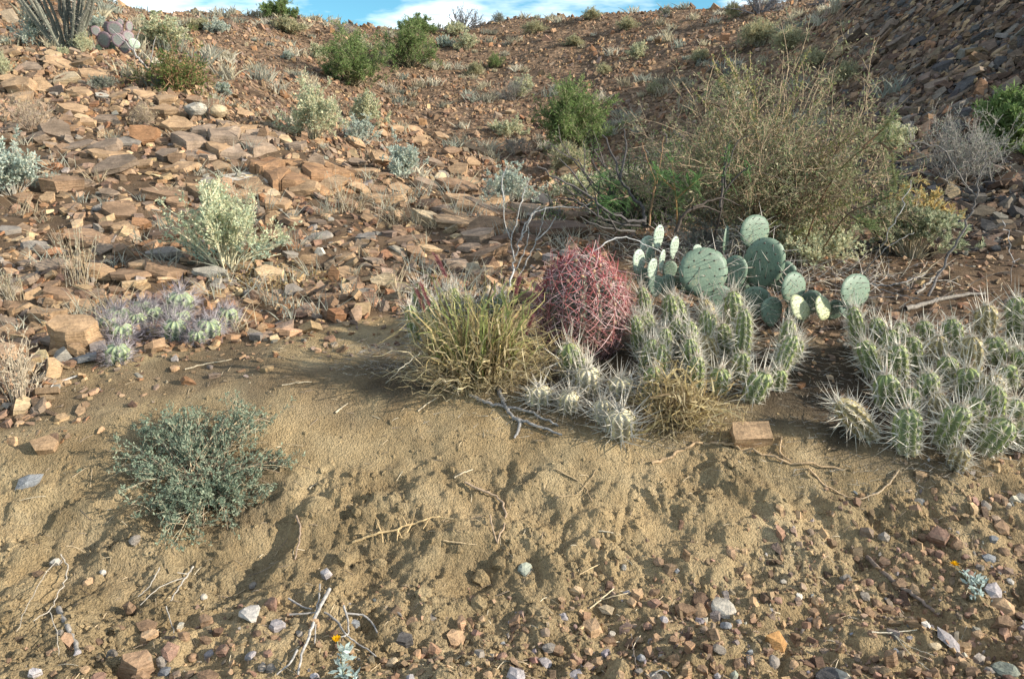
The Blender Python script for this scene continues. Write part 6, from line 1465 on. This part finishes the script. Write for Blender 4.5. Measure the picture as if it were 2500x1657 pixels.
for a in ((1150, 370, 100, 110, .5, -.1, .0, PURP[1]), (1095, 385, 80, 110, -.9, -.2, .05, PADS[0]), (1380, 350, 190, 170, .3, .0, .05, PURP[1]), (1290, 340, 110, 150, -.4, -.2, .1, PURP[0]), (1445, 285, 70, 105, .6, .1, .1, PURP[2]), (1558, 320, 60, 120, .9, .15, .1, PURP[2]), (1420, 480, 150, 150, .3, .15, -.06, PURP[0]), (1250, 480, 200, 180, -.2, -.4, .0, PURP[1]), (1545, 435, 110, 120, .7, .2, .06, PURP[0]), (1615, 525, 115, 105, .7, .5, -.03, PALE[0]), (1500, 560, 150, 150, .2, .1, .05, PURP[1]), (1320, 570, 150, 130, .0, -.1, .1, PADS[1]), (1190, 570, 90, 80, .0, .0, .1, PADS[1])): P1(*a)
root = thing('prickly_pear', 'lone pale pad peeping above the thicket on the far slope', 'prickly pear', hit(737, 98)); bpy.context.view_layer.update()
pad(root, 737, 91, 8, 17, .5, .1, 6.6, PALE[0], rg)

# ------------------------------------------------------------------ grass clumps in front
def grass_clump(name, label, u, v, w, h, n, seed, green, offy=.08, curl=.5):
    rg = np.random.default_rng(seed); p = hit(u, v); k = project(p)[2] / FPX; R = w * k * .5; Hh = h * k
    t = thing(name, label, 'grass clump', (p[0], p[1] + offy, gz(p[0], p[1] + offy) - .005))
    def blades(n, h0, h1, wd, lc, tc, sp=1.0, dn=0.0, rb=.55):
        a = rg.uniform(0, 6.28, n); rho = np.sqrt(rg.uniform(0, 1, n)) * R
        b0 = np.stack([np.cos(a) * rho * rb, np.sin(a) * rho * rb * .7, np.zeros(n)], -1)
        L = Hh * rg.uniform(h0, h1, n); out = np.stack([np.cos(a), np.sin(a) * .7, 0 * a], -1) * (rho / R)[:, None] * (R * .55) * sp + rg.normal(0, .25, (n, 3)) * [R, R * .6, 0] * .35
        e = b0 + out; e[:, 2] = L * (1 - dn * rg.uniform(0, 1, n)); m = b0 + out * .35; m[:, 2] = L * rg.uniform(.7, 1.15, n)
        pth = wobble(rg, bez(b0, m, e, 8), .05 * curl * 2)
        mb = MB(); mb.blades(pth, wd * rg.uniform(.6, 1.3, n), cols(rg, n, lc), cols(rg, n, tc), rg); return mb
    straw = [(.50, .39, .19), (.58, .47, .25), (.36, .27, .14), (.68, .58, .37), (.20, .15, .09), (.15, .11, .07)]; gr = [(.22, .27, .10), (.28, .31, .12), (.13, .18, .065)]
    link('dry_blades', blades(int(n * .5), .2, .95, .0075, straw, straw, 1.35, .9).mesh('dry_blades', M_LEAF), t)['kind'] = 'stuff'
    link('thatch', blades(int(n * .5), .08, .42, .0035, [(.42, .34, .22), (.34, .28, .19), (.5, .44, .34)], straw, 1.5, .9, .8).mesh('thatch', M_LEAF), t)['kind'] = 'stuff'
    if green: link('green_blades', blades(int(n * .13), .45, 1.08, .007, gr, [(.40, .37, .14), (.30, .32, .12), (.50, .42, .2)], .9, .35).mesh('green_blades', M_LEAF), t)['kind'] = 'stuff'
    return t, R, Hh
t, R, Hh = grass_clump('grass_clump', 'bushy straw and green grass clump left of the barrel cactus', 478, 392, 132, 112, 1050, 551, True)
rg = np.random.default_rng(552)
for u, v, du, dv in ((447, 277, -12, -22), (430, 306, -9, -22), (425, 312, -8, -22), (515, 296, 4, -18), (526, 335, 6, -18)):
    a = at_y(u, v, np.array(hit(478, 392)[1] + .05)); b_ = at_y(u + du, v + dv, np.array(hit(478, 392)[1] + .05)); loc = np.array(t.location)
    n = 230; f_ = rg.uniform(0, 1, n)[:, None]; pos = a + (b_ - a) * f_ - loc; d = (b_ - a) / np.linalg.norm(b_ - a) + rdir(rg, n) * .8
    mb = MB(); mb.spines(pos, pos + d * .018, .0014, (.34, .13, .14), (.46, .24, .23)); g0 = np.array([478 + (u - 478) * .4, 0]); st_ = np.array([[(a - loc) * [.4, .4, 0], (a - loc) * [.8, .8, .6], a - loc]]); mb.tubes(st_, .0011, .0008, (.4, .34, .18), 3)
    link('seed_head', mb.mesh('seed_head', M_LEAF), t)
t2, R2, H2 = grass_clump('grass_clump', 'dry golden-brown grass tuft at the foot of the middle hedgehog clump', 682, 428, 62, 48, 620, 553, False, .05, .8)
# spine and twig litter left of the clump and under the cacti
rg = np.random.default_rng(554); mb = MB()
for (u, v), n, sx, sy in (((400, 355), 420, .13, .09), ((385, 372), 160, .12, .05), ((560, 412), 260, .22, .06), ((830, 395), 260, .10, .14), ((700, 440), 160, .25, .05), ((900, 475), 220, .30, .05), ((860, 330), 260, .3, .2), ((640, 415), 200, .25, .06), ((1000, 330), 200, .3, .25)):
    c_ = hit(u, v); x = c_[0] + rg.normal(0, sx, n); y = c_[1] + rg.normal(0, sy, n); z = height(x, y) + rg.uniform(.002, .035, n)
    d = rdir(rg, n); d[:, 2] = np.abs(d[:, 2]) * .35; ln = rg.uniform(.02, .08, (n, 1)); b0 = np.stack([x, y, z], -1)
    mb.spines(b0, b0 + d * ln, .0009, cols(rg, n, [(.5, .47, .42), (.36, .31, .26), (.30, .26, .24), (.52, .44, .32)]))
link('spine_litter', mb.mesh('spine_litter', M_SPINE), kind='stuff')

# ------------------------------------------------------------------ dead wood
GREYW = (.36, .335, .31)
yb = hit(512, 285)[1] + .1
def up(u, v, d=0.0): return (u, v, yb + d)
root_c = branch_thing('dead_shrub', 'bare dead shrub with forked pale grey limbs behind the grass clump', 'dead shrub', [px_path([(508, 300), up(512, 270), up(514, 258), up(521, 235), up(530, 220), up(540, 206)]), px_path([up(514, 258), up(511, 240), up(505, 226), up(503, 206), up(504, 190)]), px_path([up(511, 242), up(516, 224), up(520, 205), up(524, 190, .1), up(530, 178, .1)])], .0066, .003, (.34, .325, .31))
for i, pl in enumerate(([up(514, 285), up(524, 266), up(532, 250), up(540, 230), up(546, 206)], [up(512, 275), up(520, 262), up(528, 240), up(529, 222)], [up(536, 240), up(548, 230), up(556, 216)], [up(521, 240), up(523, 225), up(536, 212), up(552, 206), up(575, 208), up(596, 202)], [up(504, 200), up(501, 180), up(507, 165)])):
    o = branch_thing('limb', None, None, [px_path(pl)], .005, .002, (.36, .345, .33), 6, parent=root_c, seed=i); o.location = tuple(np.array(px_path(pl[:1])[0]) - np.array(root_c.location))
# thin twig over the barrel and stray grey stems
branch_thing('dead_twig', 'thin white crooked stem reaching right behind the barrel spines', 'dead stem', [px_path([(576, 262, 3.75), (600, 246, 3.75), (618, 236, 3.8), (640, 240, 3.8), (662, 252, 3.8)])], .004, .002, (.5, .48, .46))
y9 = hit(930, 292)[1]
branch_thing('dead_twig', 'tall bent bare stem with an arching grey tip before the grey broom bush', 'dead stem', [px_path([(928, 296), (940, 270, y9), (958, 240, y9), (972, 210, y9), (976, 196, y9), (983, 172, y9), (986, 150, y9)]), px_path([(976, 196, y9), (968, 188, y9), (958, 172, y9), (950, 158, y9), (941, 147, y9), (924, 142, y9), (908, 144, y9)])], .0085, .0034, (.17, .15, .14))
branch_thing('dead_twig', 'straight thin stem slanting up left of the tall bent stem', 'dead stem', [px_path([(868, 268), (884, 240, 4.6), (900, 212, 4.6), (911, 180, 4.7)])], .004, .002, (.36, .34, .33))
branch_thing('dead_twig', 'pale thin stem slanting low across the dirt beside the thicket', 'dead stem', [px_path([(856, 282), (880, 252, 4.6), (905, 236, 4.6), (914, 232, 4.6)])], .0032, .0018, (.33, .31, .29))
branch_thing('dead_twig', 'wiry stem standing at the frame edge above the right cactus mound', 'dead stem', [px_path([(1010, 285), (1012, 262, 4.3), (1008, 235, 4.3), (1002, 220, 4.3)]), px_path([(1012, 262, 4.3), (1020, 258, 4.3)])], .003, .0018, (.42, .40, .40))
branch_thing('dead_branch', 'weathered split grey log lying behind the right cactus mound', 'log', [px_path([(905, 312, ), (930, 305), (962, 298), (985, 296)], .02), px_path([(915, 302), (928, 290), (938, 280)], .05)], .014, .008, (.24, .21, .18), 7)
branch_thing('dead_branch', 'thin grey dead limb stretched from the prickly pear towards the bent stem', 'branch', [px_path([(868, 290), (890, 292), (905, 288), (925, 280)], .04), px_path([(880, 294), (900, 300), (920, 304)], .03)], .006, .003, (.27, .25, .235))
branch_thing('driftwood', 'dark twisted grey driftwood fork on the soil before the grass clump', 'driftwood', [px_path([(477, 389), (486, 386), (496, 388), (502, 400), (506, 410), (514, 420), (522, 425)], .012), px_path([(470, 397), (482, 403), (492, 407), (508, 409), (530, 414), (548, 422), (558, 428)], .012), px_path([(514, 420), (530, 426), (548, 432), (562, 437)], .012), px_path([(520, 424), (518, 434), (514, 440)], .01)], .0125, .006, (.25, .235, .225), 7)
branch_thing('stick', 'thin curved grey stick arching over the driftwood into the dried cactus', 'stick', [px_path([(478, 384), (495, 372), (514, 370), (535, 374), (556, 384), (575, 386), (594, 384)], .06)], .0045, .003, (.30, .265, .235))
branch_thing('dead_twig', 'thin pale straw stalk leaning out left of the grass clump', 'dead stem', [px_path([(386, 383), (396, 372, 3.05), (408, 362, 3.1), (420, 352, 3.1)])], .0025, .0015, (.46, .41, .32))
def R7(x, y): return (x * .2164, 409.6 + y * .2164)
def R8(x, y): return (512 + x * .2164, 409.6 + y * .2164)
def lying(name, label, cat, conv, polys, r0, r1, tint, lift=.006, group=None, seed=0, jit=0): return branch_thing(name, label, cat, [px_path([conv(*a) for a in pl], lift) for pl in polys], r0, r1, tint, 6, None, group, None, seed, jit)
lying('twig', 'thorny tan twig with paired spines lying on the bank', 'twig', R7, [[(1630, 632), (1720, 595), (1830, 578), (1880, 548), (1960, 528), (2035, 512)], [(2030, 515), (2080, 525), (2140, 532)], [(1720, 596), (1690, 590), (1640, 592)], [(1880, 550), (1860, 510)], [(1765, 588), (1745, 545)], [(1765, 588), (1770, 635)], [(1840, 575), (1835, 625)], [(1905, 540), (1880, 590)], [(1985, 522), (1955, 570)], [(1840, 578), (1858, 612)]], .0052, .0026, (.44, .31, .16), .018)
lying('stick', 'short dark upright-lying stick on the bank left of the thorny tan twig', 'stick', R7, [[(1370, 498), (1388, 545), (1384, 610), (1362, 700)]], .0045, .0028, (.30, .22, .16), .008)
lying('root', 'bare brown root bending down over a dark hole in the bank face', 'root', R7, [[(2150, 350), (2235, 390), (2310, 425), (2340, 490), (2330, 560), (2298, 632)], [(2265, 500), (2275, 560), (2295, 625)]], .0055, .0032, (.30, .215, .145), .014)
lying('stick', 'straight thin tan stick lying below the thorny tan twig', 'stick', R7, [[(2050, 612), (2120, 622), (2205, 632)]], .003, .002, (.46, .34, .2), .008)
lying('stick', 'short weathered grey stick in the bottom left corner', 'stick', R7, [[(272, 925), (310, 1010), (345, 1085), (368, 1135)]], .0085, .0065, (.30, .27, .24), .008)
lying('dry_stalk', 'thin forked dry stalk carrying the white lump', 'dry stalk', R7, [[(285, 690), (318, 745), (300, 830), (265, 880), (235, 960), (160, 1000)], [(268, 710), (190, 810), (130, 930), (80, 1050)], [(235, 960), (270, 1060), (275, 1160)]], .0026, .0014, (.38, .33, .27), .02)
lying('dead_root', 'bleached twisted dead roots sprawled on the gravel', 'dead root', R7, [[(1525, 845), (1480, 925), (1455, 990), (1425, 1080), (1390, 1160), (1380, 1244)], [(1480, 825), (1478, 880), (1462, 950), (1455, 1100)], [(1335, 890), (1400, 930), (1445, 940)], [(1340, 965), (1420, 960), (1470, 955)], [(1500, 955), (1560, 995), (1590, 1050), (1630, 1085), (1690, 1120), (1740, 1160)], [(1590, 925), (1610, 990), (1612, 1060), (1570, 1070)], [(1600, 960), (1680, 965), (1725, 1005), (1745, 1050)], [(1375, 1130), (1345, 1190), (1280, 1244)]], .0062, .003, (.31, .285, .262), .016, None, 3, .006)
lying('dead_twig', 'grey brittle twig cluster at the foot of the mat shrub channel', 'twig', R7, [[(895, 740), (860, 790), (820, 850), (790, 900)], [(870, 775), (820, 768)], [(860, 790), (740, 830), (650, 920)], [(740, 745), (690, 840), (640, 880)], [(770, 925), (790, 990), (805, 1050)]], .0034, .0018, (.40, .36, .31), .015)
lying('root', 'pale exposed root crossing the soil from the bank to the right cactus mound', 'root', R8, [[(645, 250), (720, 225), (800, 185), (850, 152), (930, 150), (1040, 175), (1150, 200), (1270, 250), (1380, 262), (1520, 280)], [(1370, 275), (1440, 350), (1530, 400), (1580, 420)], [(1245, 130), (1235, 205), (1290, 245)]], .0068, .004, (.42, .29, .17), .006)
lying('root', 'fine branching rootlet on the bank left of the pale exposed root', 'root', R8, [[(205, 280), (290, 325), (340, 365), (370, 430)], [(105, 290), (150, 370), (230, 410), (300, 395), (345, 350), (390, 280)]], .0032, .0018, (.40, .29, .17), .006)
lying('root', 'short pale root end curving below the right cactus mound', 'root', R8, [[(1785, 285), (1740, 350), (1690, 395), (1600, 420)]], .0042, .0028, (.42, .31, .2), .008)
lying('stick', 'thick dark stick lying along the gully on the right', 'stick', R8, [[(1640, 690), (1720, 770), (1800, 835), (1900, 895), (1975, 960)]], .0085, .006, (.22, .165, .13), .01)
lying('straw', 'crossed pale straws on the gravel', 'straw', R8, [[(360, 930), (410, 890), (470, 838)], [(410, 890), (490, 868), (575, 850)]], .0026, .0018, (.55, .44, .28), .012)
lying('dry_stalk', 'thin pale weed stalk lying over the gravel near the right corner', 'dry stalk', R8, [[(1660, 1040), (1750, 1045), (1870, 1030)], [(1760, 1050), (1840, 1110), (1950, 1150)], [(1760, 1050), (1870, 1180), (1960, 1240)]], .0022, .0014, (.5, .44, .34), .012)
lying('straw', 'curled straw at the bottom edge below the middle gravel', 'straw', R8, [[(645, 1244), (680, 1215), (715, 1225), (730, 1250)]], .0024, .0016, (.5, .46, .4), .012)
lying('twig', 'thin dark straight twig lying in the gravel right of the five-sided stone', 'twig', R8, [[(550, 1040), (560, 1120), (575, 1200)]], .002, .0014, (.16, .13, .11), .006)
lying('straw', 'yellow curved straw on the soil below the bank', 'straw', R8, [[(312, 765), (350, 745), (405, 718)]], .0024, .0018, (.48, .35, .2), .006)
lying('dead_twig', 'bleached little branch lying at the foot of the purple-spined cactus bank', 'twig', lambda x, y: (x * .14715, 204.8 + y * .14715), [[(275, 1240), (370, 1220), (440, 1205), (560, 1160)], [(280, 1235), (280, 1290)], [(370, 1225), (340, 1265), (290, 1285)]], .0062, .0034, (.5, .47, .43), .01)
for i, (a, b_, lab) in enumerate(((R7(1550, 18), R7(1580, 0), 'tiny pale splinter on the bank top right of the mat shrub'), (R7(2100, 318), R7(2185, 280), 'tan splinter of bark on the bank near the bare root'), (R7(1430, 370), R7(1470, 345), 'small white splinter right of the mat shrub'), ((282, 386), (312, 383), 'pale twig on the bank top'), ((185, 370), (232, 360), 'thin tan twig below the purple-spined cactus'), ((336, 414), (348, 404), 'short grey twig on the smooth soil'), ((418, 412), (438, 398), 'thin grey stalk left of the driftwood'), (R8(400, 565), R8(500, 582), 'dark short stick on the pale face of the bank'))):
    branch_thing('splinter', lab, 'twig', [px_path([a, ((a[0] + b_[0]) / 2, (a[1] + b_[1]) / 2 - 1), b_], .006)], .0035, .002, (.46, .38, .27), 5, None, 'small twigs on the soil', None, i)

# the two yellow flowers with silver leaves
def flower(label, uf, vf, leaves_, seed):
    rg = np.random.default_rng(seed); p = hit(*leaves_[0][:2]); t = thing('yellow_flower', label, 'flower', p)
    loc = np.array(p); yb_ = p[1]
    a = at_y(uf, vf, np.array(yb_)) - loc
    mb = MB(); st_ = np.array([[np.zeros(3), a * .5 + [.004, 0, .006], a]]); mb.tubes(st_, .0016, .0012, (.34, .38, .28), 4); link('stem', mb.mesh('stem', M_LEAF), t)
    n = 16; d = np.stack([np.cos(np.arange(n) * 6.283 / n), np.sin(np.arange(n) * 6.283 / n) * .8, rg.uniform(.1, .6, n)], -1)
    mb = MB(); mb.leaves(np.repeat(a[None], n, 0), d, np.array([[0, 0, 1.]]) + rdir(rg, n) * .2, .015, .008, cols(rg, n, [(.75, .42, .01), (.70, .36, .01)])); mb.add(IV * [.006, .006, .004] + a, [IF], (.55, .26, .01)); link('petals', mb.mesh('petals', M_LEAF), t)
    pos, dd, L_ = [], [], []
    for (u, v) in leaves_:
        b_ = at_y(u, v, np.array(yb_)) - loc
        for _ in range(9): pos.append(b_ * rg.uniform(.9, 1) + rg.normal(0, .006, 3)); q_ = rdir(rg, 1)[0]; q_[2] = abs(q_[2]) * .8 + .1; dd.append(q_); L_.append(rg.uniform(.018, .032))
    pos, dd, L_ = np.array(pos), np.array(dd), np.array(L_)
    mb = MB(); mb.leaves(pos, dd, rdir(rg, len(pos)) * .5 + np.array([[0, -.6, .6]]), L_, L_ * .36, cols(rg, len(pos), [(.42, .50, .47), (.36, .44, .42), (.50, .56, .52)])); link('leaves', mb.mesh('leaves', M_LEAF), t)['kind'] = 'stuff'
flower('yellow flower on silver-green leaves beside the bleached dead roots', *R7(1555, 1058), [R7(1590, 1244), R7(1590, 1200), R7(1600, 1150), R7(1580, 1120), R7(1640, 1225), R7(1570, 1180), R7(1600, 1110)], 571)
flower('yellow flower on a silver-leaved sprig by the gully stones', *R8(2045, 712), [R8(2150, 870), R8(2130, 800), R8(2150, 780), R8(2175, 800), R8(2150, 840), R8(2205, 895), R8(2105, 760), R8(2130, 880)], 572)
